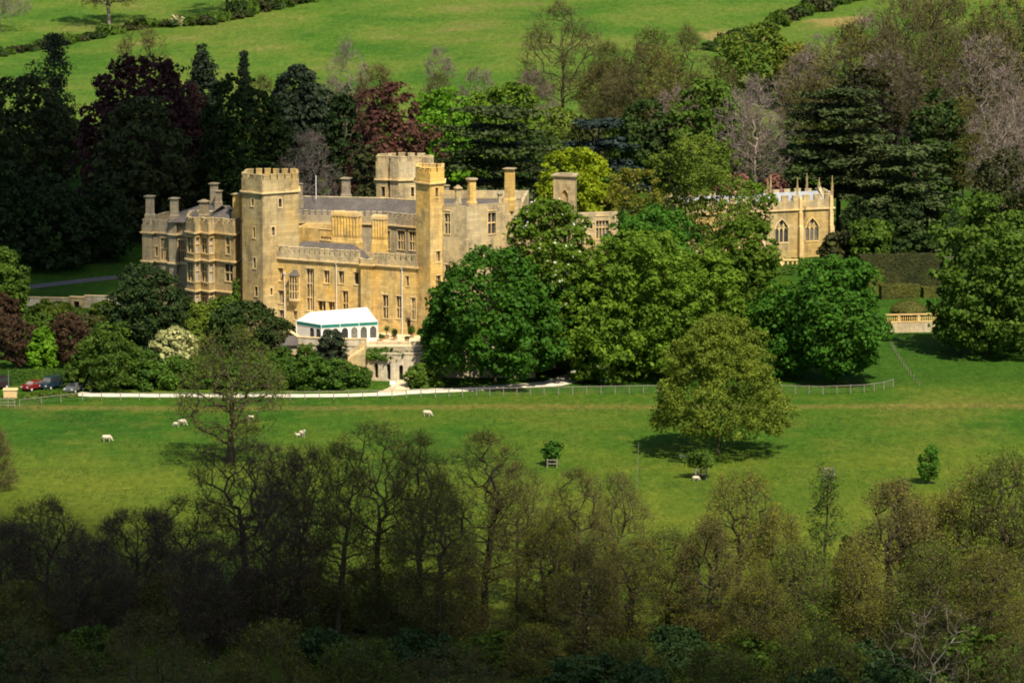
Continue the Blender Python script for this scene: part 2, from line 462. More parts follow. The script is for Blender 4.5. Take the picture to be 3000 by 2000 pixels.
# ------------------------------------------------------------------ trees
def unit(v):
    return v / np.maximum(np.linalg.norm(v, axis=-1, keepdims=True), 1e-9)
PROF = {
    'round': lambda t: np.sqrt(np.clip(1 - (2 * t - 1) ** 2, 0, 1)),
    'oakdome': lambda t: np.sqrt(np.clip(1 - t ** 1.45, 0, 1)) * np.clip(.86 + t / .15 * .14, .5, 1),
    'dome': lambda t: np.sqrt(np.clip(1 - t ** 2.6, 0, 1)) * np.clip(.62 + t / .12 * .38, .55, 1),
    'egg': lambda t: np.sin(np.pi * np.clip(t, 0, 1) ** .80) ** .58,
    'cone': lambda t: np.clip(1 - t, 0, 1) ** .85 * np.clip(t / .06, .5, 1),
    'col': lambda t: np.clip(1 - t, 0, 1) ** .35 * np.clip(t / .08, .5, 1),
    'vase': lambda t: np.clip(.30 + 1.05 * t, 0, 1) * np.sqrt(np.clip(1 - np.clip((t - .55) / .45, 0, 1) ** 2.2, 0, 1)),
    'bush': lambda t: np.sqrt(np.clip(1 - t ** 2.2, 0, 1)),
}
def crownpts(rng, n, w, z0, z1, prof, fmin, lump=.16, power=.5):
    f = PROF[prof]
    tt = np.linspace(0, 1, 200); wt = f(tt) + .08; cdf = np.cumsum(wt) / wt.sum()
    t = np.interp(rng.random(n), cdf, tt)
    th = rng.random(n) * 2 * np.pi
    k = rng.integers(1, 5, 6); kz = rng.uniform(1, 9, 6); ph = rng.uniform(0, 7, 6)
    irr = 1 + lump * sum(np.cos(k[i] * th + kz[i] * t + ph[i]) for i in range(6)) / 2.2
    fr = fmin + (1 - fmin) * rng.random(n) ** power
    r = f(t) * w / 2 * irr * fr
    zz = z0 + (z1 - z0) * (t + lump * .25 * np.cos(2 * th + ph[0]) * (t > .15) * (t < .9))
    return np.stack([r * np.cos(th), r * np.sin(th), zz], 1), fr

def skeleton(rng, pts, th, lean=(0, 0), w=.42, step=1.5, jit=.12, r0=.016, ex=2.25, upb=.5, base_r=1.0, nseg=5, low=.3, wob=.05):
    cap = len(pts) * 6 + 64
    pos = np.zeros((cap, 3)); par = np.full(cap, -1, int); pl = np.zeros(cap)
    nt_ = nseg
    for i in range(nt_):
        f = i / (nt_ - 1)
        pos[i] = (lean[0] * f * f + rng.normal(0, wob) * f, lean[1] * f * f + rng.normal(0, wob) * f, th * f - .15 * (i == 0))
        par[i] = i - 1; pl[i] = th * f
    pl[:max(2, int(nt_ * low))] += 1e4
    n = nt_
    order = np.argsort(np.linalg.norm((pts - pos[n - 1]) * (1, 1, .8), axis=1))
    for p in pts[order]:
        q_ = pos[:n]; d = np.linalg.norm(q_ - p, axis=1)
        c = d + w * pl[:n] + upb * np.maximum(0, q_[:, 2] - p[2])
        j = int(np.argmin(c)); dj = d[j]
        m = max(1, int(dj / step)); last = j; a = pos[j].copy()
        for k in range(1, m + 1):
            f = k / m
            x = a + (p - a) * f
            if k < m:
                x = x + rng.normal(0, jit * dj / m, 3); x[2] += .10 * dj * math.sin(math.pi * f) * (1 if dj > 2.5 else 0)
            pos[n] = x; par[n] = last; pl[n] = pl[last] + np.linalg.norm(x - pos[last])
            last = n; n += 1
            if n >= cap - 2: break
        if n >= cap - 2: break
    pos = pos[:n]; par = par[:n]
    acc = np.zeros(n); nch = np.bincount(par[1:], minlength=n)
    acc[nch == 0] = 1
    for i in range(n - 1, 0, -1): acc[par[i]] += acc[i]
    rad = r0 * acc ** (1 / ex) * base_r
    rad[:2] *= (1.45, 1.12)
    return pos, par, rad, nch

def tubes(pos, par, rad, rmin=0.0):
    """polygons for the limbs"""
    V = []; Fq = []; off = 0
    idx = np.arange(1, len(pos)); idx = idx[rad[idx] >= rmin]
    thin = idx[rad[idx] < .034]
    if len(thin):
        p0 = pos[par[thin]]; p1 = pos[thin]; d = unit(p1 - p0); s = unit(np.cross(d, np.sin(np.arange(len(thin))[:, None] * np.array([[1.3, 2.1, .7]])))) * rad[thin][:, None]
        V.append(np.stack([p0 - s * 1.15, p0 + s * 1.15, p1 + s, p1 - s], 1).reshape(-1, 3)); Fq.append(np.arange(len(thin) * 4).reshape(-1, 4)); off = len(thin) * 4
    for lo, hi, k in ((.11, 9, 7), (.055, .11, 4), (.034, .055, 3)):
        e = idx[(rad[idx] >= lo) & (rad[idx] < hi)]
        if len(e) == 0: continue
        p0 = pos[par[e]]; p1 = pos[e]; r1 = rad[e]; ra = np.minimum(rad[par[e]], r1 * 1.25)
        d = unit(p1 - p0); ref = np.where(np.abs(d[:, 2:3]) < .9, np.array([[0, 0, 1.]]), np.array([[1., 0, 0]]))
        u = unit(np.cross(d, ref)); v = np.cross(d, u)
        a = np.arange(k) * 2 * np.pi / k
        ring = u[:, None, :] * np.cos(a)[None, :, None] + v[:, None, :] * np.sin(a)[None, :, None]
        A = (p0 - d * ra[:, None] * .3)[:, None, :] + ring * ra[:, None, None]; B = p1[:, None, :] + ring * r1[:, None, None]
        V.append(np.concatenate([A, B], 1).reshape(-1, 3))
        b = off + np.arange(len(e))[:, None] * 2 * k; j = np.arange(k)[None, :]; j2 = (j + 1) % k
        Fq.append(np.stack([b + j, b + j2, b + k + j2, b + k + j], -1).reshape(-1, 4)); off += len(e) * 2 * k
    return np.concatenate(V), np.concatenate(Fq)

def leaves(rng, P, N, size, spread=.7, asp=.62):
    """diamond leaves at P with normals about N"""
    n = len(P)
    nn = unit(N + rng.normal(0, spread, (n, 3)))
    u = unit(np.cross(nn, rng.normal(0, 1, (n, 3)))); v = np.cross(nn, u)
    s = (size * rng.uniform(.4, 1.55, n))[:, None]
    V = np.stack([P + u * s, P + v * s * asp, P - u * s, P - v * s * asp], 1).reshape(-1, 3)
    return V, np.arange(n * 4).reshape(-1, 4)

def clumps(rng, C, cr, nl, size, flat=.75, out=None, spread=.6, up=.35):
    """leaf clumps at centres C with radii cr"""
    m = len(C)
    d = unit(rng.normal(0, 1, (m, nl, 3)) + np.array([0, 0, .35]))
    if out is not None: d = unit(d + .55 * out[:, None, :])
    P = C[:, None, :] + d * cr[:, None, None] * rng.uniform(.55, 1.08, (m, nl, 1)) * np.array([1, 1, flat])
    N = d + np.array([0, 0, up])
    return leaves(rng, P.reshape(-1, 3), unit(N.reshape(-1, 3)), size, spread)

def twigs(rng, P, D, n, ln, wd):
    """thin tapering blades growing from P along D"""
    P = np.repeat(P, n, 0); D = np.repeat(D, n, 0)
    d = unit(D + rng.normal(0, .62, P.shape) + np.array([0, 0, .22]))
    l = (ln * rng.uniform(.5, 1.3, len(P)))[:, None]
    s = unit(np.cross(d, rng.normal(0, 1, P.shape))) * wd
    st = P + d * l * rng.uniform(0, .25, (len(P), 1)) * 0
    V = np.stack([st - s, st + s, st + d * l], 1).reshape(-1, 3)
    return V, np.arange(len(P) * 3).reshape(-1, 3), st + d * l, d

def t_leafy(seed, w, h, leaf='mid', bark='bark', prof='egg', cb=.14, cr=1.25, dens=1.0, nl=64, size=.30, lump=.18, fmin=.45, inner=.12, blossom=None, flat=.75, spread=.55):
    rng = np.random.default_rng(seed)
    z0 = h * cb; w = w * 1.10
    if cr < .75: nl = min(nl, 42)
    area = math.pi * w * (h - z0) * .62
    nc = int(max(10, area / (cr * cr * 2.5) * dens * 1.45))
    C, fr = crownpts(rng, nc, w - cr * .9, z0 + cr * .4, h - cr * .75, prof, fmin, lump, .42)
    mid = np.array([0, 0, z0 + (h - z0) * .42]); out = unit((C - mid) / np.array([w / 2, w / 2, (h - z0) / 2]))
    rad = cr * rng.uniform(.45, 1.55, nc)
    V1, F1 = clumps(rng, C, rad, nl, size, flat, out, spread)
    nin = int(len(V1) / 4 * inner)
    Ci, _ = crownpts(rng, max(4, nin), w * .86, z0, h * .93, prof, 0.0, lump, .6)
    V2, F2 = leaves(rng, Ci, np.tile([[0, 0, 1.]], (len(Ci), 1)), size * 1.2, .9)
    parts = [V1, V2]; groups = [(F1, 0), (F2 + len(V1), 0)]; mats = [L[leaf]]
    if blossom:
        b = rng.integers(0, nc, int(nc * 1.2)); d = unit(out[b] + rng.normal(0, .35, (len(b), 3)))
        V3, F3 = leaves(rng, C[b] + d * rad[b][:, None], d, .22, .5)
        groups.append((F3 + len(V1) + len(V2), 1)); parts.append(V3); mats.append(L[blossom])
    crown = npmesh('crown', np.concatenate(parts), groups, mats)
    k = min(nc, 150)
    pos, par, r, nch = skeleton(rng, C[:k] * np.array([.86, .86, .97]), max(.35, h * max(cb, .06) * .95), r0=.026, step=1.8)
    tv, tf = tubes(pos, par, r, .018)
    trunk = npmesh('trunk', tv, [(tf, 0)], [M[bark]], True)
    return trunk, crown

def t_bare(seed, w, h, leaf='olive', bark='bark', twig='twig', prof='egg', cb=.2, npts=700, tw=5, tw2=3, ln=1.0, wd=.021, bud=1.0, bsize=.08, lump=.2, trunk=.55, fmin=.12, ivy=0.0, thick=1.0, sag=0.0):
    rng = np.random.default_rng(seed)
    C, fr = crownpts(rng, npts, w * .94, h * cb, h * .965, prof, fmin, lump, .55)
    # gather the shoots into boughs so that light shows between them
    nb_ = max(8, npts // 26); B, _ = crownpts(rng, nb_, w * .86, h * (cb + .04), h * .93, prof, .3, lump, .5)
    j = np.argmin(((C[:, None, :] - B[None]) ** 2).sum(-1), 1); C = C + (B[j] - C) * rng.uniform(.15, .5, (npts, 1))
    pos, par, r, nch = skeleton(rng, C, h * trunk, (rng.normal(0, .6), rng.normal(0, .6)), r0=.021, w=.30, step=1.1, jit=.17, nseg=9, low=min(.9, cb * .8 / max(trunk, .01)), wob=.16, base_r=thick, upb=.35)
    tv, tf = tubes(pos, par, r)
    trunk_me = npmesh('trunk', tv, [(tf, 0)], [M[bark]], True)
    sel = np.where(r < .05 * thick)[0]; sel = sel[sel > 9]
    D = unit(pos[sel] - pos[par[sel]])
    V1, F1, E1, d1 = twigs(rng, pos[sel], D, tw, ln, wd)
    k = rng.permutation(len(E1))[:int(len(E1) * .8)]
    V2, F2, E2, d2 = twigs(rng, V1.reshape(-1, 3, 3)[k, 2] - d1[k] * ln * .35, d1[k], tw2, ln * .62, wd * .8)
    nb = int(len(E2) * .7 * bud)
    kk = rng.integers(0, len(E2), nb)
    V3, F3 = leaves(rng, E2[kk] + rng.normal(0, .14, (nb, 3)), np.tile([[0, 0, .7]], (nb, 1)), bsize, .9)
    parts = [V1, V2, V3]; groups = [(F1, 0), (F2 + len(V1), 0), (F3 + len(V1) + len(V2), 1)]; mats = [M[twig], L[leaf]]
    if ivy > 0:
        e = np.where((r > .06) & (pos[:, 2] < h * ivy) & (np.hypot(pos[:, 0], pos[:, 1]) < w * .2))[0]
        e = e[e > 0]
        q = np.repeat(pos[e], 40, 0) * 1.0; f = rng.random((len(q), 1)); q = q * f + np.repeat(pos[par[e]], 40, 0) * (1 - f)
        d = unit(rng.normal(0, 1, q.shape)); q = q + d * rng.uniform(.3, .8, (len(q), 1))
        V4, F4 = leaves(rng, q, d + np.array([0, 0, .3]), .2, .5)
        off = sum(len(x) for x in parts); parts.append(V4); groups.append((F4 + off, 2)); mats.append(L['dark'])
    crown = npmesh('crown', np.concatenate(parts), groups, mats)
    return trunk_me, crown

def t_cedar(seed, w, h, leaf='cedar', skirt=.12, tiers=7, **kw):
    """flat shelves of foliage on near-horizontal limbs"""
    rng = np.random.default_rng(seed)
    C = []; Rr = []
    for i in range(tiers):
        f = i / (tiers - 1)
        z = h * (skirt + (.975 - skirt) * f)
        rr = w / 2 * (1.0 - .50 * f ** 2.2) * rng.uniform(.86, 1.06)
        n = int(11 - 4 * f); a0 = rng.uniform(0, 6)
        for k in range(n):
            a = a0 + 2 * math.pi * k / n + rng.normal(0, .2); lim = rr * rng.uniform(.72, 1.08); zz = z + rng.normal(0, h * .018)
            for q in (.92, .66, .40, .16):
                d = lim * q; s_ = rng.normal(0, .10) * lim
                C.append((math.cos(a) * d - math.sin(a) * s_, math.sin(a) * d + math.cos(a) * s_, zz - .05 * d * (1 - f))); Rr.append(w * .102 * rng.uniform(.75, 1.3) * (1.1 - .3 * q))
    C = np.array(C); Rr = np.array(Rr); m = len(C); nl = 74
    a = rng.random((m, nl)) * 2 * np.pi; q = np.sqrt(rng.random((m, nl))) * Rr[:, None] * (1 + .25 * np.cos(3 * a + Rr[:, None] * 9))
    P = C[:, None, :] + np.stack([np.cos(a) * q, np.sin(a) * q, rng.normal(0, .07, (m, nl)) - .16 * q * q / Rr[:, None] - (np.arange(nl) % 3 == 0) * rng.uniform(.1, .7, (m, nl))], -1)
    V1, F1 = leaves(rng, P.reshape(-1, 3), np.tile([[0, 0, 1.]], (m * nl, 1)), .44, .38, .55)
    crown = npmesh('crown', V1, [(F1, 0)], [L[leaf]])
    pos, par, r, nch = skeleton(rng, C - (0, 0, .22), h * .9, r0=.05, w=.5, step=2.2, upb=.9, jit=.05, nseg=14, low=max(.1, skirt))
    tv, tf = tubes(pos, par, r)
    return npmesh('trunk', tv, [(tf, 0)], [M['bark']], True), crown

def t_pine(seed, w, h, leaf='pine', cb=.25, n=34, top=.3, **kw):
    """tall conifer of irregular whorled clumps on a straight bole"""
    rng = np.random.default_rng(seed)
    C = []; Rr = []
    for i in range(n):
        f = (i + .5) / n; z = h * (cb + (.98 - cb) * f)
        rr = w / 2 * (1 - f) ** top * (.62 + .38 * math.sin(i * 1.1 + seed)) * (1 if f < .96 else .4)
        for k in range(4):
            a = rng.random() * 6.28; d = rr * rng.uniform(.25, 1.0)
            C.append((math.cos(a) * d, math.sin(a) * d, z + rng.normal(0, .25) - .10 * d)); Rr.append(w * .105 * rng.uniform(.6, 1.4) + .3)
    C = np.array(C); Rr = np.array(Rr)
    V1, F1 = clumps(rng, C, Rr, 80, .24, .6, None, .6, .5)
    crown = npmesh('crown', V1, [(F1, 0)], [L[leaf]])
    cc = C[rng.permutation(len(C))[:90]]
    cap = np.array([[0, 0, z] for z in np.linspace(h * .15, h * .97, 14)])
    pos, par, r, nch = skeleton(rng, np.concatenate([cap, cc]), h * .14, r0=.04, w=.12, step=2.0, upb=1.5, jit=.03)
    tv, tf = tubes(pos, par, r)
    return npmesh('trunk', tv, [(tf, 0)], [M['bark']], True), crown

TREES = []
CACHE = {}
SEED = [100]
def T(kind, label, vx, vtop, Y, vw, name='tree', cat='tree', group=None, key=None, base=None, rot=None, dz=0.0, **kw):
    """plant a tree: seen in column vx with its top at vtop, standing at depth Y, vw wide in the measuring grid"""
    p = gp(vx, Y) if base is None else Vector((XV(vx, Y, base), Y, base))
    h = ZV(vtop, Y) - p.z
    w = vw / SCL(Y, p.z + h / 2)
    SEED[0] += 1
    if key and key in CACHE:
        tr, cr, w0, h0 = CACHE[key]
    else:
        tr, cr = {'leafy': t_leafy, 'bare': t_bare, 'cedar': t_cedar, 'pine': t_pine}[kind](SEED[0], w, h, **kw)
        w0, h0 = w, h
        if key: CACHE[key] = (tr, cr, w, h)
    e = empty(name, p + Vector((0, 0, dz)), label, cat, group)
    e.scale = (w / w0, w / w0, h / h0)
    e.rotation_euler = (0, 0, (SEED[0] * 2.4) % 6.28 if rot is None else rot)
    for n_, me in (('trunk', tr), ('crown', cr)):
        o = link(bpy.data.objects.new(n_, me)); o.parent = e
    TREES.append(e)
    return e

# ------------------------------------------------------------------ masonry helpers
class Wall:
    """a wall plane from A to B (left to right as seen from outside)"""
    def __init__(s, A, B):
        s.A = Vector(A[:2]); s.B = Vector(B[:2]); s.L = (s.B - s.A).length
        s.t = (s.B - s.A).normalized(); s.n = Vector((s.t.y, -s.t.x))
    def P(s, a, z, d=0.0):
        p = s.A + s.t * a - s.n * d
        return (p.x, p.y, z)
    def uv(s, vx, vy):
        d = ray(vx, vy); c = Vector(CAMP[:2])
        dd = Vector(d[:2]); t = (s.A - c).dot(s.n) / dd.dot(s.n)
        q = c + dd * t
        return (q - s.A).dot(s.t), CAMP[2] + d[2] * t

def archcurve(a0, a1, z0, z1, kind, n=7):
    """points of an arch head, left springing to right springing; z1 is the crown"""
    c = (a0 + a1) / 2; hw = (a1 - a0) / 2
    rise = hw if kind == 'round' else hw * 1.45
    zs = max(z0 + .05, z1 - rise); rise = z1 - zs
    pts = []
    for i in range(2 * n + 1):
        x = -1 + i / n
        if kind == 'round': y = math.sqrt(max(0, 1 - x * x))
        else: y = (1 - abs(x)) ** .62
        pts.append((c + x * hw, zs + rise * y))
    return pts

def wall_faces(m, W, z0, z1, ops, mi=0, dark=None):
    av = sorted({0.0, W.L} | {o['a0'] for o in ops} | {o['a1'] for o in ops})
    zv = sorted({z0, z1} | {o['z0'] for o in ops} | {o['z1'] for o in ops})
    av = [a for a in av if 0 <= a <= W.L]; zv = [z for z in zv if z0 <= z <= z1]
    for i in range(len(av) - 1):
        run = None
        for j in range(len(zv) - 1):
            ac, zc = (av[i] + av[i + 1]) / 2, (zv[j] + zv[j + 1]) / 2
            hole = any(o['a0'] < ac < o['a1'] and o['z0'] < zc < o['z1'] for o in ops)
            if not hole and run is None: run = zv[j]
            if run is not None and (hole or j == len(zv) - 2):
                top = zv[j] if hole else zv[j + 1]
                if top > run: m.poly([W.P(av[i], run), W.P(av[i + 1], run), W.P(av[i + 1], top), W.P(av[i], top)], mi)
                run = None
    for o in ops:
        a0, a1, b0, b1, d = o['a0'], o['a1'], o['z0'], o['z1'], o.get('d', .34)
        if o.get('arch'):
            c = archcurve(a0, a1, b0, b1, o['arch']); n = len(c) // 2
            zs = c[0][1]
            for k in range(n): m.poly([W.P(a0, b1), W.P(*c[k]), W.P(*c[k + 1])], mi)
            for k in range(n, 2 * n): m.poly([W.P(a1, b1), W.P(*c[k]), W.P(*c[k + 1])], mi)
            for k in range(2 * n): m.poly([W.P(*c[k]), W.P(*c[k + 1]), W.P(*c[k + 1], d), W.P(*c[k], d)], mi)
            b1 = zs
        else:
            m.poly([W.P(a0, b1), W.P(a1, b1), W.P(a1, b1, d), W.P(a0, b1, d)], mi)
        m.poly([W.P(a0, b0), W.P(a0, b1), W.P(a0, b1, d), W.P(a0, b0, d)], mi)
        m.poly([W.P(a1, b0), W.P(a1, b0, d), W.P(a1, b1, d), W.P(a1, b1)], mi)
        m.poly([W.P(a0, b0), W.P(a0, b0, d), W.P(a1, b0, d), W.P(a1, b0)], mi)

def wbox(m, W, a0, a1, z0, z1, d0, d1, mi=0):
    """box on a wall plane; d0 < d1 are depths inward (negative = proud)"""
    m.hexa([W.P(a0, z0, d0), W.P(a1, z0, d0), W.P(a1, z0, d1), W.P(a0, z0, d1)],
           [W.P(a0, z1, d0), W.P(a1, z1, d0), W.P(a1, z1, d1), W.P(a0, z1, d1)], mi)

def window(parent, W, vx0, vx1, vy0, vy1, lights=2, trans=(), d=.36, glass='glass', arch=None, hood=True, door=False, frame='stone_dress', name='window', mw=.11):
    """an opening measured in the picture; builds the stone window and its panes, returns the hole"""
    vm = (vx0 + vx1) / 2
    a0 = W.uv(vx0, (vy0 + vy1) / 2)[0]; a1 = W.uv(vx1, (vy0 + vy1) / 2)[0]
    z1 = W.uv(vm, vy0)[1]; z0 = W.uv(vm, vy1)[1]
    a0 = max(a0, .12); a1 = min(a1, W.L - .12)
    m = MB(); w = a1 - a0; h = z1 - z0
    fz1 = z1
    if arch:
        c = archcurve(a0, a1, z0, z1, arch); zs = c[0][1]
    if not door:
        for k in range(1, lights):
            x = a0 + w * k / lights
            top = z1 - .02
            if arch: top = np.interp(x, [p[0] for p in c], [p[1] for p in c]) - .02
            wbox(m, W, x - mw / 2, x + mw / 2, z0 + .004, top, d * .38, d * .92)
        for f in trans:
            z = z1 - h * f
            wbox(m, W, a0 + .004, a1 - .004, z - .075, z + .075, d * .36, d * .94)
        wbox(m, W, a0 - .10, a1 + .10, z0 - .16, z0 - .003, -.09, .12)          # sill
    if not arch and not door:
        for aj in (a0 - .13, a1 + .003): wbox(m, W, aj, aj + .127, z0 - .01, z1 + (.06 if hood else .0), -.025, .08)
        if not hood: wbox(m, W, a0 - .13, a1 + .13, z1 + .003, z1 + .15, -.025, .08)
    if arch:
        for k in range(len(c) - 1):                                              # hood mould over the arch
            p, q = c[k], c[k + 1]; cx = (a0 + a1) / 2; e = 1.16
            P = lambda r, s: (cx + (r[0] - cx) * s, z0 + (r[1] - z0) * (1 + (s - 1) * .55))
            A, B, C, D = P(p, 1.05), P(q, 1.05), P(q, e), P(p, e)
            m.hexa([W.P(*A, -.10), W.P(*B, -.10), W.P(*B, .03), W.P(*A, .03)], [W.P(*D, -.10), W.P(*C, -.10), W.P(*C, .03), W.P(*D, .03)])
        if lights > 1:                                                           # tracery: small arched heads and two rings
            lw = w / lights
            for k in range(lights):
                cc = archcurve(a0 + lw * k + .05, a0 + lw * (k + 1) - .05, z0, zs + lw * .45, 'pointed', 4)
                for i in range(len(cc) - 1): m.bar(W.P(*cc[i], d * .6), W.P(*cc[i + 1], d * .6), .05, 5)
            for k in range(lights - 1):
                x = a0 + lw * (k + 1); r = lw * .34; zc = zs + lw * .62
                pr = [(x + math.cos(t) * r, zc + math.sin(t) * r * 1.25) for t in [i * math.pi / 4 for i in range(9)]]
                for i in range(8): m.bar(W.P(*pr[i], d * .6), W.P(*pr[i + 1], d * .6), .05, 5)
    elif hood and not door:
        wbox(m, W, a0 - .16, a1 + .16, z1 + .04, z1 + .17, -.10, .05)
    if door:
        wbox(m, W, a0 + .02, a1 - .02, z0 + .02, (zs if arch else z1), d * .80, d * .96)
    o = m.build('door' if door else name, M['iron'] if door else M[frame], parent)
    p = MB(); wbox(p, W, a0 - .02, a1 + .02, z0 - .01, z1, d * .97, d * 1.05)
    p.build('pane' if not door else 'door_panel', M['dark'] if door else M[glass], o)
    return dict(a0=a0, a1=a1, z0=z0, z1=z1, d=d, arch=arch)

def offset(pts, o, closed=True):
    n = len(pts); out = []
    for i in range(n):
        p = pts[i]
        def nrm(a, b):
            t = (b - a).normalized(); return Vector((t.y, -t.x))
        if closed or 0 < i < n - 1:
            n1 = nrm(pts[i - 1], p); n2 = nrm(p, pts[(i + 1) % n]); s = (n1 + n2) / max(.35, 1 + n1.dot(n2))
        else:
            s = nrm(p, pts[1]) if i == 0 else nrm(pts[-2], p)
        out.append(p + s * o)
    return out
def ring(m, pts, o_out, o_in, z0, z1, closed=True, mi=0):
    A = offset(pts, o_out, closed); B = offset(pts, o_in, closed); n = len(pts)
    for i in range(n if closed else n - 1):
        j = (i + 1) % n
        a, b, c, d = A[i], A[j], B[j], B[i]
        lo = [(q.x, q.y, z0) for q in (a, b, c, d)]; hi = [(q.x, q.y, z1) for q in (a, b, c, d)]
        m.poly(hi, mi); m.poly(lo[::-1], mi)
        m.poly([lo[0], lo[1], hi[1], hi[0]], mi); m.poly([lo[2], lo[3], hi[3], hi[2]], mi)
        if not closed and i == 0: m.poly([lo[3], lo[0], hi[0], hi[3]], mi)
        if not closed and i == n - 2: m.poly([lo[1], lo[2], hi[2], hi[1]], mi)
MER = {}
def merlon_mesh(w, th, h, mat, rag=0):
    k = (round(w, 2), th, round(h, 2), mat, rag)
    if k not in MER:
        m = MB(); dl = (0, .06, -.05)[rag]
        m.box(-w / 2, w / 2, -th / 2, th / 2, -.02, h - .10 + dl)
        m.hexa([(-w / 2 - .05, -th / 2 - .06, h - .10 + dl), (w / 2 + .05, -th / 2 - .06, h - .10 + dl), (w / 2 + .05, th / 2 + .06, h - .10 + dl), (-w / 2 - .05, th / 2 + .06, h - .10 + dl)],
               [(-w / 2 - .02, -th / 2 + .02, h + dl), (w / 2 + .02, -th / 2 + .02, h + dl), (w / 2 + .02, th / 2 - .02, h + dl), (-w / 2 - .02, th / 2 - .02, h + dl)])
        me = bpy.data.meshes.new('merlon'); me.from_pydata(m.v, [], m.f); me.materials.append(M[mat]); me.update(); MER[k] = me
    return MER[k]
def merlons(parent, pts, zp, h, pitch, gapf, mat, closed=True, th=.40, setback=.20, segs=None):
    n = len(pts); rr = random.Random(7)
    for i in range(n if closed else n - 1):
        if segs is not None and i not in segs: continue
        A, B = pts[i], pts[(i + 1) % n]; W = Wall(A, B)
        k = max(1, round(W.L / pitch)); pt = W.L / k
        if W.L < .8: continue
        w = pt * (1 - gapf)
        if k == 1: w = W.L * .8
        for q in range(k):
            o = link(bpy.data.objects.new('merlon', merlon_mesh(w, th, h, mat, rr.randrange(3))))
            p = W.P((q + .5) * pt, zp, setback); o.location = p
            o.rotation_euler = (0, 0, math.atan2(W.t.y, W.t.x))
            adopt(o, parent)

def XYc(chain, z):
    return [Vector((XV(vx, Y, z), Y)) for vx, Y in chain]
def block(parent, chain, back, z0, zs, zp=None, zm=None, wins=None, mat='stone', pmat=None, pitch=1.2, gapf=.4, strings=(), name='wall', roofmat='lead', mersegs=None, cap=True, zref=None):
    """a battlemented block. chain: front corners (column, depth); back: further corners (x, y offsets from the last/first) in order"""
    zr = zs if zref is None else zref
    F = XYc(chain, zr)
    pts = F + [Vector(b) for b in back]
    m = MB(); ops = {}
    for seg, ws in (wins or {}).items():
        W = Wall(pts[seg], pts[seg + 1])
        ops[seg] = [window(parent, W, *w[:4], **(w[4] if len(w) > 4 else {})) for w in ws]
    n = len(pts)
    for i in range(n):
        wall_faces(m, Wall(pts[i], pts[(i + 1) % n]), z0, zs, ops.get(i, []))
    o = m.build(name, M[mat], parent)
    if cap:
        c = MB(); q = offset(pts, -.3); zc = zs - 1.3 if zp is None else zs + .02
        c.poly([(p.x, p.y, zc) for p in q]); c.build('flat_roof', M[roofmat], parent)
    if zp is None:
        iw = MB(); ring(iw, pts, -.004, -.45, zs - 1.25, zs - .004); iw.build('wall_head', M[mat], parent)
    if zp is None and not strings: return pts
    st = MB()
    for z in list(strings) + [zs]:
        ring(st, pts, .32, -.12, z - .16, z + .02); ring(st, pts, .16, -.11, z - .34, z - .163)
    st.build('string_course', M['stone_dress'], parent)
    if zp is not None:
        p = MB(); ring(p, pts, .05, -.40, zs + .023, zp)
        po = p.build('parapet', M[pmat or mat], parent)
        if zm is not None: merlons(po, pts, zp, zm - zp, pitch, gapf, pmat or mat, segs=mersegs, setback=.18)
    return pts

def chimney(parent, vx0, vx1, vtop, vbot, Y, n=8, mat='stone_pale', cap=.30, rot=None, zb=None, conical=False, sq=1.0):
    z1 = ZV(vtop, Y); z0 = ZV(vbot, Y) if zb is None else zb
    x = XV((vx0 + vx1) / 2, Y, (z0 + z1) / 2); w = (vx1 - vx0) / SCL(Y, z1)
    r = w / 2 / (1.0 if n > 4 else .78); ph = math.pi / 8 if n == 8 else math.pi / 4 - .35
    if rot is not None: ph = rot
    rs = r * .80
    m = MB(); h = z1 - z0; cp = min(cap, h * .25); bs = h * .16
    m.ngon((x, Y), r * 1.0, n, z0 - 1.2, z0 + bs * .55, ph=ph); m.ngon((x, Y), r * 1.0, n, z0 + bs * .55, z0 + bs, rs, ph)
    m.ngon((x, Y), rs, n, z0 + bs, z1 - cp, rs * .97, ph)
    o = m.build('chimney', M[mat], parent)
    c = MB()
    c.ngon((x, Y), rs * 1.02, n, z1 - cp, z1 - cp * .55, r * 1.06, ph); c.ngon((x, Y), r * 1.12, n, z1 - cp * .55, z1 - cp * .15, r * 1.12, ph)
    if conical: c.ngon((x, Y), r * .95, n, z1 - cp * .15, z1 + cp * .8, r * .25, ph)
    else: c.ngon((x, Y), r * .85, n, z1 - cp * .15, z1, r * .8, ph)
    c.build('chimney_cap', M['stone_grey'], o)

# ------------------------------------------------------------------ the castle
TZ = 5.0
cas = empty('castle', at(800, 740, 34) * 1.0, 'golden limestone castle with battlemented towers, mullioned windows and tall chimneys', 'castle')
cas.location.z = TZ

# --- square tower at the left end of the long front
zs = ZV(442, 34); zp = ZV(413, 34); zm = ZV(401, 34)
def backpts(chain, z, dy, dxl=0, dxr=0):
    F = XYc(chain, z)
    return [(F[-1].x + dxr, F[-1].y + dy), (F[0].x + dxl, F[0].y + dy)]
slit = dict(lights=1, hood=False, d=.5)
ch = [(555.5, 36.2), (603, 33.3), (686, 36.6)]
block(cas, ch, backpts(ch, zs, 5.5, .4, -.4), 2.0, zs, zp, zm, {
    0: [(577, 583, 457, 473, slit), (581, 586, 522, 546, slit), (581.5, 587.5, 592, 616, slit), (585, 592, 658, 680, slit)],
    1: [(640, 647, 456, 476, slit), (624, 631, 521, 541, slit), (621, 625.5, 661, 678, slit)]}, 'stone_tower', None, 1.28, .30, name='tower_wall')

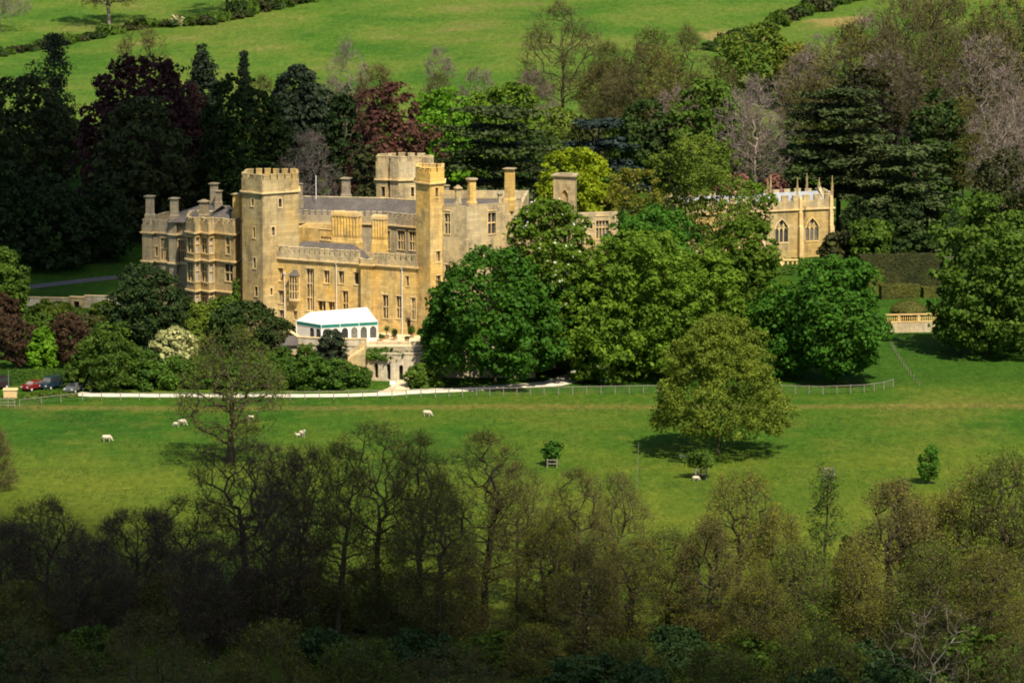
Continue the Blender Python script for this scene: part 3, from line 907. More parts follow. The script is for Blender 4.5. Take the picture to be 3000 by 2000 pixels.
# --- the long front
zs = ZV(591, 35); zp = ZV(578.5, 35); zm = ZV(563, 35)
ch = [(629, 35.0), (827, 28.1), (828.5, 27.2), (856, 26.3), (857, 27.1), (957, 23.6)]
two = dict(lights=2, d=.58)
wins = {0: [(638.5, 650, 616, 644.6, two), (640, 651.5, 667, 696, two), (642, 653, 712, 734, two), (674, 683, 714, 734, two),
            (704, 721.5, 617, 713, dict(lights=3, trans=(.36, .70), d=.65)), (744, 756.5, 621, 650, two), (778, 790, 623, 651, two), (814, 824, 626, 653, dict(lights=1, d=.5)),
            (787, 799.5, 668, 712, dict(lights=2, trans=(.66,), d=.45)), (730, 748, 691, 714, dict(lights=2, d=.8)), (754, 769, 693, 714, dict(lights=2, d=.8))],
        4: [(879, 892, 677, 731, dict(lights=2, trans=(.52,), d=.45)), (910.5, 922, 680, 731, dict(lights=2, trans=(.54,), d=.45)), (933, 939, 634, 657, dict(lights=1, d=.4)),
            (945.5, 954.5, 684, 734, dict(lights=2, trans=(.54,), d=.45)), (932.5, 943, 732, 778, dict(door=True, arch='pointed', d=.7))]}
fr = block(cas, ch, backpts(ch, zs, 7.0), 2.5, zs, zp, zm, wins, 'stone', 'stone_pale', .92, .36, name='front_wall', mersegs=[0, 4])
# oriel window
W = Wall(fr[0], fr[1]); a0, z1 = W.uv(670, 631); a1 = W.uv(688, 631)[0]; z0 = W.uv(680, 690)[1]; zt = W.uv(680, 620)[1]; zc = W.uv(680, 703)[1]
m = MB(); wbox(m, W, a0, a1, z0, z0 + .35, -.85, -.002); wbox(m, W, a0, a1, z1 - .18, z1, -.85, -.002)
for k in range(4): x = a0 + (a1 - a0) * k / 3; wbox(m, W, x - .06 if k else a0, x + .06 if k < 3 else a1, z0 + .35, z1 - .18, -.85, -.70)
for k in (1, 2): zz = z0 + .35 + (z1 - z0 - .5) * k / 3; wbox(m, W, a0 + .06, a1 - .06, zz - .07, zz + .07, -.83, -.72)
for a in (a0, a1 - .13): wbox(m, W, a, a + .13, z0 + .35, z1 - .18, -.20, -.002)
for a in (a0, a1 - .12):
    for k in (1, 2): zz = z0 + .35 + (z1 - z0 - .5) * k / 3; wbox(m, W, a, a + .12, zz - .07, zz + .07, -.70, -.20)
m.hexa([W.P(a0 + .45, zc, -.12), W.P(a1 - .45, zc, -.12), W.P(a1 - .45, zc, -.002), W.P(a0 + .45, zc, -.002)], [W.P(a0 + .06, z0 - .003, -.80), W.P(a1 - .06, z0 - .003, -.80), W.P(a1 - .06, z0 - .003, -.002), W.P(a0 + .06, z0 - .003, -.002)])
ori = m.build('oriel_window', M['stone_dress'], cas)
p = MB(); wbox(p, W, a0 + .14, a1 - .14, z0 + .3, z1 - .1, -.66, -.02); p.build('pane', M['glass'], ori)
p = MB(); p.hexa([W.P(a0 - .12, z1 + .003, -.98), W.P(a1 + .12, z1 + .003, -.98), W.P(a1 + .12, z1 + .003, -.002), W.P(a0 - .12, z1 + .003, -.002)], [W.P(a0 + .4, zt, -.12), W.P(a1 - .4, zt, -.12), W.P(a1 - .4, zt, -.002), W.P(a0 + .4, zt, -.002)]); p.build('oriel_roof', M['slate'], ori)
# downpipes
for seg, vx, y0, y1 in ((0, 633.5, 606, 735), (0, 654, 630, 736), (0, 773, 606, 735), (4, 924, 617, 776)):
    W = Wall(fr[seg], fr[seg + 1]); a, zt = W.uv(vx, y0); zb = W.uv(vx, y1)[1]
    m = MB(); q = W.P(a, 0, -.12); m.bar((q[0], q[1], max(zb, 3)), (q[0], q[1], zt), .085, 8); wbox(m, W, a - .16, a + .16, zt, zt + .35, -.28, -.02)
    m.build('downpipe', M['pipe'], cas)
# sloping roof of the front range behind the parapet
m = MB(); za = zs + .15; zb_ = ZV(548, 40)
A, B = fr[0], fr[1]; inn = Wall(A, B)
m.poly([inn.P(.6, za, .9), inn.P(inn.L - 1.5, za, .9), inn.P(inn.L - 3.5, zb_, 4.2), inn.P(3.0, zb_, 4.2)])
m.poly([inn.P(3.0, zb_, 4.2), inn.P(inn.L - 3.5, zb_, 4.2), inn.P(inn.L - 1.5, za, 6.8), inn.P(.6, za, 6.8)])
m.poly([inn.P(.6, za, 6.8), inn.P(.6, za, .9), inn.P(3.0, zb_, 4.2)]); m.poly([inn.P(inn.L - 1.5, za, .9), inn.P(inn.L - 1.5, za, 6.8), inn.P(inn.L - 3.5, zb_, 4.2)])
m.build('pitched_roof', M['slate'], cas)

# --- great chimney stacks behind the front
def stack(vx0, vx1, vtop, vbot, Y, nf, depthm=1.5):
    z1 = ZV(vtop, Y); z0 = ZV(vbot, Y); xc = XV((vx0 + vx1) / 2, Y, z0); w = (vx1 - vx0) / SCL(Y, z0)
    ca, sa = math.cos(-.46), math.sin(-.46)
    def T_(x, y, z): return (xc + x * ca - y * sa, Y + x * sa + y * ca, z)
    h = z1 - z0; w2 = w / 2 / (ca + .12)
    m = MB()
    def pr(xa, xb, ya, yb, za, zb, e=0.0):
        m.hexa([T_(xa, ya, za), T_(xb, ya, za), T_(xb, yb, za), T_(xa, yb, za)], [T_(xa + e, ya + e, zb), T_(xb - e, ya + e, zb), T_(xb - e, yb - e, zb), T_(xa + e, yb - e, zb)])
    d = depthm / 2
    pr(-w2, w2, -d, d, z0 - 3.0, z0); pr(-w2, w2, -d, d, z0 + .002, z0 + h * .16, .16); pr(-w2 + .12, w2 - .12, -d + .12, d - .12, z0 + h * .17, z0 + h * .23)
    pr(-w2 + .16, w2 - .16, -d + .16, d - .16, z0 + h * .16 + .002, z1 - h * .12)
    for k in range(nf):
        x = -w2 + (k + .5) * 2 * w2 / nf; r = w2 / nf * .98
        for s in (-1, 1):
            c = T_(x, s * (d - r * .98), 0); m.ngon(c, r * .96, 8, z0 + h * .235, z1 - h * .16, ph=math.pi / 8 - .46)
    o = m.build('chimney_stack', M['stone'], cas)
    for k in range(nf):
        m = MB(); x = -w2 + (k + .5) * 2 * w2 / nf; r = w2 / nf * .98
        def pq(xa, xb, ya, yb, za, zb): m.hexa([T_(xa, ya, za), T_(xb, ya, za), T_(xb, yb, za), T_(xa, yb, za)], [T_(xa, ya, zb), T_(xb, ya, zb), T_(xb, yb, zb), T_(xa, yb, zb)])
        pq(x - r * .97, x + r * .97, -d - .04, d + .04, z1 - h * .14, z1 - h * .05); pq(x - r * .8, x + r * .8, -d + .08, d - .08, z1 - h * .05 + .002, z1)
        m.build('chimney_cap', M['stone_dress'], o)
stack(761, 832, 486, 555, 37, 9, 1.7)
stack(855, 890, 494, 560, 34, 5, 1.3)

# --- right-hand turret and the tall plain wall beyond it
zs_t = ZV(419, 23); zp_t = ZV(396, 23); zm_t = ZV(384, 23)
ch = [(955, 24.2), (988, 21.9), (1019, 23.4)]
block(cas, ch, backpts(ch, zs_t, 4.5), 2.5, zs_t, zp_t, zm_t, {0: [], 1: [(1000, 1006.5, 431, 453, slit), (1002, 1011, 577, 601, two), (1002, 1012, 633, 658, two)]}, 'stone', 'stone', 1.25, .26, name='turret_wall')
zw = ZV(472, 23)
ch = [(1016.5, 23.2), (1072, 21.3), (1201, 27.0)]
F = XYc(ch, zw)
rw = block(cas, ch, [(F[-1].x + 1, 42), (F[0].x - 3, 42)], 2.5, zw, None, None, {
    0: [(1021, 1034, 485, 537, dict(lights=2, trans=(.52,), d=.45)), (1022.5, 1034.5, 608, 657, dict(lights=2, trans=(.46,), d=.45))],
    1: [(1121, 1139, 485, 537, dict(lights=2, trans=(.52,), d=.45, glass='glass')),]}, 'stone_pale', name='right_wall', strings=(), roofmat='slate')
# uneven top courses
m = MB(); rr = random.Random(3)
for i in (0, 1):
    W = Wall(rw[i], rw[i + 1]); a = .3
    while a < W.L - 1:
        b_ = min(W.L - .2, a + rr.uniform(.6, 2.2)); wbox(m, W, a, b_ - .02, zw + .022, zw + rr.uniform(.06, .34), .02, .5); a = b_
m.build('coping', M['stone_grey'], cas)
for a in ((1042, 1062, 430, 470, 25, 8, 'stone_pale', True), (1070, 1097, 409, 470, 25, 8, 'stone', False), (1141, 1155, 443, 471, 26.2, 8, 'stone_pale', True)):
    chimney(cas, a[0], a[1], a[2], a[3], a[4], a[5], a[6], .4, conical=a[7])
chimney(cas, 1158, 1184, 386, 466, 26.4, 4, 'stone', .25)

# --- left wing with its zigzag bays
zs = ZV(534, 40.5); zp = ZV(512, 40.5); zm = ZV(500, 40.5)
ch = [(428, 42.2), (447, 40.2), (460.5, 41.6), (479, 39.7), (492.5, 41.1), (537, 38.4), (551, 41.0)]
F = XYc(ch, zs)
w3 = dict(lights=3, trans=(.45,), d=.30, mw=.10); w1 = dict(lights=1, trans=(.45,), d=.28, glass='glass_pale')
def bays(y0, y1, kw3, kw1):
    return [[(431, 445, y0, y1, kw3)], [(449.5, 458.5, y0, y1, kw1)], [(463.5, 477, y0 + 1.5, y1 + 1.5, kw3)], [(481, 490.5, y0 + 1.5, y1 + 1.5, kw1)]]
wins = {k: [] for k in range(6)}
for y0, y1 in ((545, 580), (603, 646), (668, 694)):
    for k, ws in enumerate(bays(y0, y1, w3, w1)): wins[k] += ws
wins[4] = [(519, 528, 546, 583, dict(lights=1, trans=(.5,), d=.3)), (517, 535, 607, 646, dict(lights=2, trans=(.5,), d=.3))]
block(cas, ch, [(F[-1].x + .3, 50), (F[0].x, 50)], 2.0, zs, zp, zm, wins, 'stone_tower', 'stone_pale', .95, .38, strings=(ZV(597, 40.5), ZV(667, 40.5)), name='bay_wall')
zs = ZV(536, 48); zp = ZV(519, 48); zm = ZV(507, 48)
ch = [(326.5, 50.0), (349, 49.0), (350, 50.0), (387, 48.6), (388, 47.6), (405, 46.9), (406, 47.9), (430, 47.0)]
F = XYc(ch, zs)
block(cas, ch, [(F[-1].x, 58), (F[0].x + 3, 60)], 2.0, zs, zp, zm, {
    2: [(369.5, 386, 547, 597, dict(lights=4, trans=(.47,), d=.3, mw=.09)), (357, 362.5, 567, 588, dict(lights=1))],
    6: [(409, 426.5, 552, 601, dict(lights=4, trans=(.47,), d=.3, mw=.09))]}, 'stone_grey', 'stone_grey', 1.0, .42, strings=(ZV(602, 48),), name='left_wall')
m = MB()                                                   # hipped roofs of the left wing
def hip(m, x0, x1, y0, y1, za, zb, ins):
    a, b, c, d = (x0, y0, za), (x1, y0, za), (x1, y1, za), (x0, y1, za); ym = (y0 + y1) / 2
    e, f = (x0 + ins, ym, zb), (x1 - ins, ym, zb)
    m.poly([a, b, f, e]); m.poly([c, d, e, f]); m.poly([b, c, f]); m.poly([d, a, e])
hip(m, XV(395, 50), XV(560, 46), 46.5, 57, ZV(510, 47), ZV(471, 52), 4.5)
m.build('hipped_roof', M['slate'], cas)
m = MB(); hip(m, XV(478, 44), XV(562, 42), 41.8, 49.5, ZV(507, 43), ZV(472, 45.5), 3.6); m.build('hipped_roof', M['slate'], cas)
for a in ((334, 355, 449, 497, 50.5, 4, False), (390, 411, 454, 499, 48.5, 4, False), (457, 479, 461, 496, 44, 4, True), (482, 502, 420, 470, 53, 4, False), (494, 510, 437, 466, 51, 4, False), (534, 556, 444, 490, 42, 4, False)):
    chimney(cas, a[0], a[1], a[2], a[3], a[4], a[5], 'stone_grey' if a[0] < 500 else 'stone', .3, conical=a[6])
chimney(cas, 685, 696, 421, 460, 60, 4, 'stone_grey', .25)
chimney(cas, 784, 806, 408, 452, 66, 4, 'stone_grey', .3)

# --- range at the back of the courtyard
zs = ZV(515, 57); zp = ZV(499, 57); zm = ZV(487, 57)
ch = [(668, 60.0), (880, 57.5), (972, 53.0)]
F = XYc(ch, zs)
block(cas, ch, [(F[-1].x + 3, 64), (F[0].x, 68)], 3.0, zs, zp, zm, {
    0: [(700, 716, 536, 560, two)],
    1: [(890, 896, 530, 572, dict(lights=2, trans=(.55,))), (913, 930, 529.5, 573, dict(lights=3, trans=(.55,), mw=.1)), (940, 957, 532, 575, dict(lights=3, trans=(.55,), mw=.1))]},
    'stone_grey', 'stone_grey', 1.05, .40, name='courtyard_wall', mersegs=[0, 1])
m = MB(); zb_ = ZV(455, 63); za = zs + .25
A, B, C = F
up = Vector((.25, 5.2)); up2 = Vector((.5, 10.0))
ins = Vector((.4, .9))
fa, fb, fc = A + ins, B + ins, C + ins
ra, rb, rc = A + up, B + up, C + up + Vector((1.2, 0))
for (p, q, r_, s_) in ((fa, fb, rb, ra), (fb, fc, rc, rb)): m.poly([(p.x, p.y, za), (q.x, q.y, za), (r_.x, r_.y, zb_), (s_.x, s_.y, zb_)])
ba, bb, bc = A + up2, B + up2, C + up2
for (p, q, r_, s_) in ((ra, rb, bb, ba), (rb, rc, bc, bb)): m.poly([(p.x, p.y, zb_), (q.x, q.y, zb_), (r_.x, r_.y, za), (s_.x, s_.y, za)])
m.build('pitched_roof', M['slate'], cas)
m = MB()
for k in range(26):
    f = k / 26; f2 = (k + .94) / 26
    def lr(f): return ra.lerp(rb, f / .7) if f < .7 else rb.lerp(rc, (f - .7) / .3)
    p, q = lr(f), lr(f2); m.bar((p.x, p.y, zb_ + .02), (q.x, q.y, zb_ + .02), .14, 6)
m.build('ridge_tiles', M['stone_pale'], cas)
# low wing joining the tower to the courtyard
zs = ZV(524, 46)
ch = [(680, 47.5), (734, 45.5), (775, 44.0)]
F = XYc(ch, zs)
block(cas, ch, [(F[-1].x + 1.5, 50), (F[0].x + 1.5, 52)], 3.0, zs, None, None, {1: [(736, 761, 528, 551, dict(lights=4, trans=(.5,), glass='glass_pale', d=.25, mw=.09))]}, 'stone', name='linking_wall', roofmat='slate')

# --- gatehouse tower at the back
zs = ZV(412, 72); zp = ZV(371, 72); zm = ZV(359, 72)
ch = [(896, 72.2), (916, 71.2), (962, 72.0)]
F = XYc(ch, zs)
block(cas, ch, [(F[-1].x + 1, 77), (F[0].x - .5, 77)], 4.0, zs, zp, zm, {1: [(944, 951, 430, 452, dict(lights=1))]}, 'stone_pale', 'stone_pale', 1.5, .3, name='gatehouse_wall')
ch = [(864, 72.6), (886, 72.0), (898, 73.4)]; F = XYc(ch, zs)
block(cas, ch, [(F[-1].x, 76), (F[0].x + .3, 76)], 4.0, zs, ZV(372, 72), ZV(359, 72), {0: [(876, 884.5, 429, 452, dict(lights=1))]}, 'stone_grey', 'stone_pale', 1.5, .3, name='gatehouse_wall')
ch = [(970, 74.2), (983, 73.4), (995, 74.4)]; F = XYc(ch, zs)
block(cas, ch, [(F[-1].x, 77), (F[0].x, 77)], 4.0, zs, ZV(374, 74), ZV(361, 74), None, 'stone_pale', 'stone_pale', 1.5, .3, name='gatehouse_wall')
chimney(cas, 1018, 1032, 425, 468, 55, 4, 'stone_grey', .25)
m = MB(); q = at(726, 455, 63); m.bar((q.x, 63, ZV(457, 63)), (q.x, 63, ZV(403, 63)), .07, 8); m.build('flagpole', M['white'], cas)
m = MB(); q = at(724.5, 455, 63)

# --- ruined hall to the right of the castle
ruin = empty('ruined_hall', (XV(1320, 36, 4), 36, TZ), 'roofless stone hall with a square wall stub above the green trees', 'ruin')
zs = ZV(406, 34)
ch = [(1271, 34.5), (1320, 33.2), (1324.5, 36.5)]; F = XYc(ch, zs)
W_ = block(ruin, ch, [(F[0].x + .8, 37.2)], 3.0, zs, None, None, {0: [(1291, 1304, 436, 470, dict(lights=1, arch='pointed', d=.25, glass='stone'))]}, 'stone_pale', name='stub_wall')
m = MB(); ring(m, W_, .28, -.5, zs + .024, zs + .26); m.build('coping', M['stone_grey'], ruin)
zs = ZV(489, 37)
ch = [(1196, 34.0), (1345, 36.2), (1420, 38.0)]; F = XYc(ch, zs)
block(ruin, ch, [(F[-1].x, 39), (F[0].x, 36.0)], 3.0, zs, None, None, {1: [(1355, 1361, 512, 526, slit), (1369, 1398, 497, 548, dict(lights=4, trans=(.5,), d=.45, mw=.12))]}, 'stone_pale', name='hall_wall')

# ------------------------------------------------------------------ chapel
cz = 5.2
chap = empty('chapel', (XV(1830, 108, cz), 108, cz), 'sandy stone chapel with pointed windows and slender pinnacles before dark cedars', 'chapel')
zs = ZV(481.5, 107); zp = ZV(462, 107); zm = ZV(449, 107)
ch = [(1555, 99.5), (1741, 105.0), (1914, 110.0)]
F = XYc(ch, zs)
goth = dict(lights=3, arch='pointed', d=.45, mw=.14)
cw = block(chap, ch, [(F[-1].x - 1.2, 118), (F[0].x - 2, 110)], 4.0, zs, zp, zm, {1: [(1781, 1810, 505, 557, goth), (1851, 1880, 502, 553, goth)], 0: [(1612, 1640, 514, 560, goth)]}, 'stone_tower', 'stone_pale', 1.9, .42, name='nave_wall', roofmat='lead')
W = Wall(cw[1], cw[2])
m = MB(); a = W.uv(1700, 470)[0]                             # low lead roof
za = ZV(470, 107); zr_ = ZV(443, 111)
W0 = Wall(cw[0], cw[2])
m.poly([W0.P(1, za, 1.0), W0.P(W0.L - 1.0, za, 1.0), W0.P(W0.L - 1.0, zr_, 4.6), W0.P(1, zr_, 4.6)])
m.poly([W0.P(1, zr_, 4.6), W0.P(W0.L - 1.0, zr_, 4.6), W0.P(W0.L - 1.0, za, 8), W0.P(1, za, 8)])
m.build('lead_roof', M['lead'], chap)
m = MB(); m.poly([W0.P(W0.L - .9, za - 1, .7), W0.P(W0.L - .9, za - 1, 8), W0.P(W0.L - .9, zr_ + .9, 4.6)]); m.poly([W0.P(W0.L - .4, za - 1, .7), W0.P(W0.L - .4, za - 1, 8), W0.P(W0.L - .4, zr_ + .9, 4.6)])
m.poly([W0.P(W0.L - .9, za - 1, .7), W0.P(W0.L - .4, za - 1, .7), W0.P(W0.L - .4, zr_ + .9, 4.6), W0.P(W0.L - .9, zr_ + .9, 4.6)]); m.build('gable', M['stone_pale'], chap)
for vx in (1748, 1837, 1907):
    a, z = W.uv(vx, 520); m = MB()
    wbox(m, W, a - .38, a + .38, 4.0, ZV(520, 108), -.95, -.004); wbox(m, W, a - .33, a + .33, ZV(520, 108) + .003, ZV(487, 108), -.65, -.004)
    wbox(m, W, a - .26, a + .26, ZV(487, 108) + .003, ZV(452, 108), -.45, -.004)
    m.build('buttress', M['stone_dress'], chap)
def pinnacle(x, y, z0, z1, r=.26):
    m = MB(); zm_ = z0 + (z1 - z0) * .45
    m.ngon((x, y), r, 4, z0, zm_, ph=.4); m.ngon((x, y), r * 1.35, 4, zm_, zm_ + .14, ph=.4); m.ngon((x, y), r * .9, 4, zm_ + .14, z1, r * .16, ph=.4)
    for k in range(3): zz = zm_ + .3 + (z1 - zm_) * k * .25; m.ngon((x, y), r * (.95 - k * .22), 4, zz, zz + .1, r * (1.05 - k * .22), ph=1.18)
    m.ngon((x, y), r * .42, 6, z1 - .18, z1 + .05, r * .3)
    m.build('pinnacle', M['stone_tower'], chap)
for vx, vt, vb, dd in ((1763, 411, 452, .2), (1770, 402, 452, 7.5), (1831, 412, 452, .2), (1853, 399, 450, 7.5), (1881, 409, 440, 5.0), (1911, 404, 452, .2)):
    a, z = W.uv(vx, 470); q = W.P(a, 0, dd)
    Yq = q[1]; pinnacle(XV(vx, Yq, 14), Yq, ZV(vb, Yq), ZV(vt, Yq), .21)
m = MB(); q = W.uv(1841, 480); p0 = W.P(q[0] + .5, ZV(497, 108), -.4); p1 = W.P(q[0] + .5, ZV(474, 108), -.4); m.bar(p0, p1, .09, 6); m.build('downpipe', M['iron'], chap)

# ------------------------------------------------------------------ terrace, retaining wall with three arches, steps
terr = empty('terrace', (XV(930, 16, TZ), 16, 0), 'stone-paved castle terrace on a low garden wall', 'terrace')
tp = [Vector(q) for q in ((XV(660, 22, TZ), 22), (XV(684, 15.2, TZ), 15.2), (XV(742, 13.6, TZ), 13.6), (XV(842, 13.0, TZ), 13.0), (XV(1230, 12.6, TZ), 12.6), (XV(1230, 24, TZ), 26), (XV(660, 36, TZ), 38))]
m = MB(); m.poly([(p.x, p.y, TZ) for p in tp]); m.build('paving', M['paving'], terr)
m = MB()
for i in range(4): wall_faces(m, Wall(tp[i], tp[i + 1]), -1.0, TZ - .002, [])
m.build('retaining_wall', M['stone_wall'], terr)
m = MB(); ring(m, tp[:4], .12, -.35, TZ + .003, TZ + 1.05, closed=False); m.build('parapet', M['stone_wall'], terr)
m = MB(); ring(m, tp[:4], .20, -.43, TZ + 1.053, TZ + 1.18, closed=False); m.build('coping', M['stone_dress'], terr)
m = MB(); W = Wall(tp[3], tp[4])
wbox(m, W, .3, W.uv(985, 790)[0], TZ + .003, TZ + .45, 1.6, 2.0); m.build('low_wall', M['stone_wall'], terr)

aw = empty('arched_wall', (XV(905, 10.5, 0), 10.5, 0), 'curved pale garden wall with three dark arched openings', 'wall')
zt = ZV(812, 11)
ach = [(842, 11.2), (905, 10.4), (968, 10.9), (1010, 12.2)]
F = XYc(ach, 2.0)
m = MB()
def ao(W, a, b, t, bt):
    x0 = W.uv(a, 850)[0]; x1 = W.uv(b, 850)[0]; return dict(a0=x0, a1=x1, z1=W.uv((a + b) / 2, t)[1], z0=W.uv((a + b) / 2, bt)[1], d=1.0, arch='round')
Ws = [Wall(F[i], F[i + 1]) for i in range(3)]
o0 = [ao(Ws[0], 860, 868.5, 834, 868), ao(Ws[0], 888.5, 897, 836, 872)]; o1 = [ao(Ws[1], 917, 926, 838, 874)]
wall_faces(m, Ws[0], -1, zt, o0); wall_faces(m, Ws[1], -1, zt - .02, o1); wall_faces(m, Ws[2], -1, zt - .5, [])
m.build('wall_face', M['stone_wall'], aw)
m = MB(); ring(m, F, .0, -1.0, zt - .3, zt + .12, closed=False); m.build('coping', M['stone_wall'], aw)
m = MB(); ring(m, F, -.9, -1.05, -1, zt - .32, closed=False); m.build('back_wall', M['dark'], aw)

st = empty('stone_steps', (XV(812, 11, 0), 11, 0), 'stone steps climbing to the terrace between sloping side walls', 'steps')
x0 = XV(826, 10, 2); n = 12
for k in range(n):
    m = MB(); x = x0 - 3.6 + k * .36; zz = 2.0 + (TZ - 2.0) * (k + 1) / n
    m.box(x, x + .37, 10.0, 12.6, -.5, zz); m.build('step', M['stone_dress'], st)
for y in (9.55, 12.62):
    m = MB(); xa, xb = x0 - 4.2, x0 + .9
    hh = .95 if y > 11 else .12
    m.hexa([(xa, y, -.5), (xb, y, -.5), (xb, y + .38, -.5), (xa, y + .38, -.5)], [(xa, y, 1.7 + hh), (xb, y, TZ + hh), (xb, y + .38, TZ + hh), (xa, y + .38, 1.7 + hh)])
    m.build('side_wall', M['stone_pale'], st)

# a low lean-to building at the left foot of the terrace
sh = empty('garden_store', (XV(660, 14, 2), 14, 1), 'low stone store with a grey lead roof beside the terrace', 'shed')
m = MB(); xa, xb = XV(640, 14, 2), XV(683, 14, 2); zt2 = ZV(793, 13.4)
m.box(xa, xb, 13.4, 16, -.5, zt2); m.build('wall', M['stone_pale'], sh)
m = MB(); m.hexa([(xa - .2, 13.0, zt2 + .003), (xb + .1, 13.0, zt2 + .003), (xb + .1, 16.2, zt2 + .003), (xa - .2, 16.2, zt2 + .003)], [(xa - .2, 13.0, zt2 + .15), (xb + .1, 13.0, zt2 + .15), (xb + .1, 16.2, zt2 + 1.1), (xa - .2, 16.2, zt2 + 1.1)]); m.build('roof', M['slate'], sh)

# ------------------------------------------------------------------ marquee
mq = empty('marquee', (XV(790, 18, TZ), 18, TZ), 'white marquee with a teal valance and arched window walls', 'marquee')
FL = Vector((XV(738, 15.6, 5), 15.6)); FR = Vector((XV(868, 19.0, 5), 19.0)); BL = Vector((XV(681, 19.8, 5), 19.8)); BR = FR + (BL - FL)
ez = TZ + 2.9
Wf = Wall(FL, FR); Wl = Wall(BL, FL); Wr = Wall(FR, BR)
rid_l = at(711, 717, 20.2); rid_r = at(843, 705.5, 22.0); 
m = MB(); C = [Vector((p.x, p.y, ez)) for p in (FL, FR, BR, BL)]

def sagged(a, b, c, d, nu=18, nv=6):
    for i in range(nu):
        for j in range(nv):
            def q(u, v):
                p = a.lerp(b, u).lerp(d.lerp(c, u), v); p = p.copy(); p.z -= .13 * abs(math.sin(3 * math.pi * u)) * math.sin(math.pi * min(1, v * .8 + .2)) + .10 * math.sin(math.pi * v); return p
            m.poly([q(i / nu, j / nv), q((i + 1) / nu, j / nv), q((i + 1) / nu, (j + 1) / nv), q(i / nu, (j + 1) / nv)])
sagged(C[0], C[1], rid_r, rid_l); sagged(C[2], C[3], rid_l, rid_r)
m.poly([C[3], C[0], rid_l]); m.poly([C[1], C[2], rid_r])
m.poly([c + Vector((0, 0, -.06)) for c in C])
m.build('roof', M['canvas'], mq)
m = MB(); ring(m, [FL, FR, BR, BL], .05, -.02, ez - .52, ez - .004); m.build('valance', M['valance'], mq)
m = MB(); ring(m, [FL, FR, BR, BL], .035, -.035, ez - .62, ez - .523); m.build('valance_trim', M['canvas'], mq)
for W, na in ((Wf, 6), (Wl, 4)):
    m = MB(); ops = []; pw = W.L / na
    for k in range(na):
        if W is Wl and k < 2: continue
        ops.append(dict(a0=(k + .15) * pw, a1=(k + .85) * pw, z0=TZ + .40, z1=ez - .70, d=.05, arch='round'))
    wall_faces(m, W, TZ, ez - .53, ops); m.build('side_panel', M['canvas'], mq)
    for o in ops:
        p = MB(); wbox(p, W, o['a0'], o['a1'], o['z0'], o['z1'], .10, .12)
        p.build('window_pane', M['glass'], mq)
for W in (Wr, Wall(BR, BL)):
    m = MB(); wall_faces(m, W, TZ, ez - .53, []); m.build('side_panel', M['canvas'], mq)
for p in (FL, FL.lerp(FR, 1 / 3), FL.lerp(FR, 2 / 3), FR, BL):
    m = MB(); m.bar((p.x + .0, p.y - .10, TZ), (p.x, p.y - .10, ez - .02), .055, 6); m.build('pole', M['white'], mq)

# ------------------------------------------------------------------ garden walls
gw = empty('garden_doorway', tuple(gp(176, 57)), 'pale stone doorway standing in the low garden wall', 'doorway')
b0 = gp(176, 57); m = MB(); W = Wall((XV(160, 57.2, 5), 57.2), (XV(192, 56.6, 5), 56.6)); zt = ZV(683.5, 57)
x0 = W.uv(169, 700)[0]; x1 = W.uv(182, 700)[0]
wall_faces(m, W, b0.z - 1, zt, [dict(a0=x0, a1=x1, z0=b0.z - .2, z1=W.uv(175, 692)[1], d=.6)])
for (aa, bb_) in ((0, .0),): m.poly([W.P(0, zt), W.P(W.L, zt), W.P(W.L, zt, .6), W.P(0, zt, .6)]); m.poly([W.P(W.L, b0.z - 1), W.P(W.L, b0.z - 1, .6), W.P(W.L, zt, .6), W.P(W.L, zt)])
m.build('surround', M['stone_pale'], gw)
m = MB(); wbox(m, W, x0 - .05, x1 + .05, b0.z - .3, zt - .3, .55, .62); m.build('door', M['dark'], gw)
m = MB(); wbox(m, W, -.12, W.L + .12, zt + .003, zt + .18, -.1, .7); m.build('lintel', M['stone_dress'], gw)
def gwall(label, pts, hgt, mat, th=.5):
    P = [gp(*p) for p in pts]; o = empty('garden_wall', P[0], label, 'wall')
    m = MB()
    for i in range(len(P) - 1):
        W = Wall(P[i], P[i + 1]); a, b_ = P[i].z, P[i + 1].z
        m.hexa([W.P(0, a - .8, 0), W.P(W.L, b_ - .8, 0), W.P(W.L, b_ - .8, th), W.P(0, a - .8, th)], [W.P(0, a + hgt, 0), W.P(W.L, b_ + hgt, 0), W.P(W.L, b_ + hgt, th), W.P(0, a + hgt, th)])
    m.build('wall', M[mat], o)
    m = MB()
    for i in range(len(P) - 1):
        W = Wall(P[i], P[i + 1]); a, b_ = P[i].z + hgt + .003, P[i + 1].z + hgt + .003
        m.hexa([W.P(0, a, -.08), W.P(W.L, b_, -.08), W.P(W.L, b_, th + .08), W.P(0, a, th + .08)], [W.P(0, a + .14, -.08), W.P(W.L, b_ + .14, -.08), W.P(W.L, b_ + .14, th + .08), W.P(0, a + .14, th + .08)])
    m.build('coping', M['stone_dress'], o)
gwall('overgrown rubble garden wall running towards the purple shrubs', [(60, 58), (159, 57)], 1.5, 'stone_wall')
gwall('rubble garden wall between the stone doorway and the dark yew', [(193, 57), (290, 56)], 1.9, 'stone_wall')
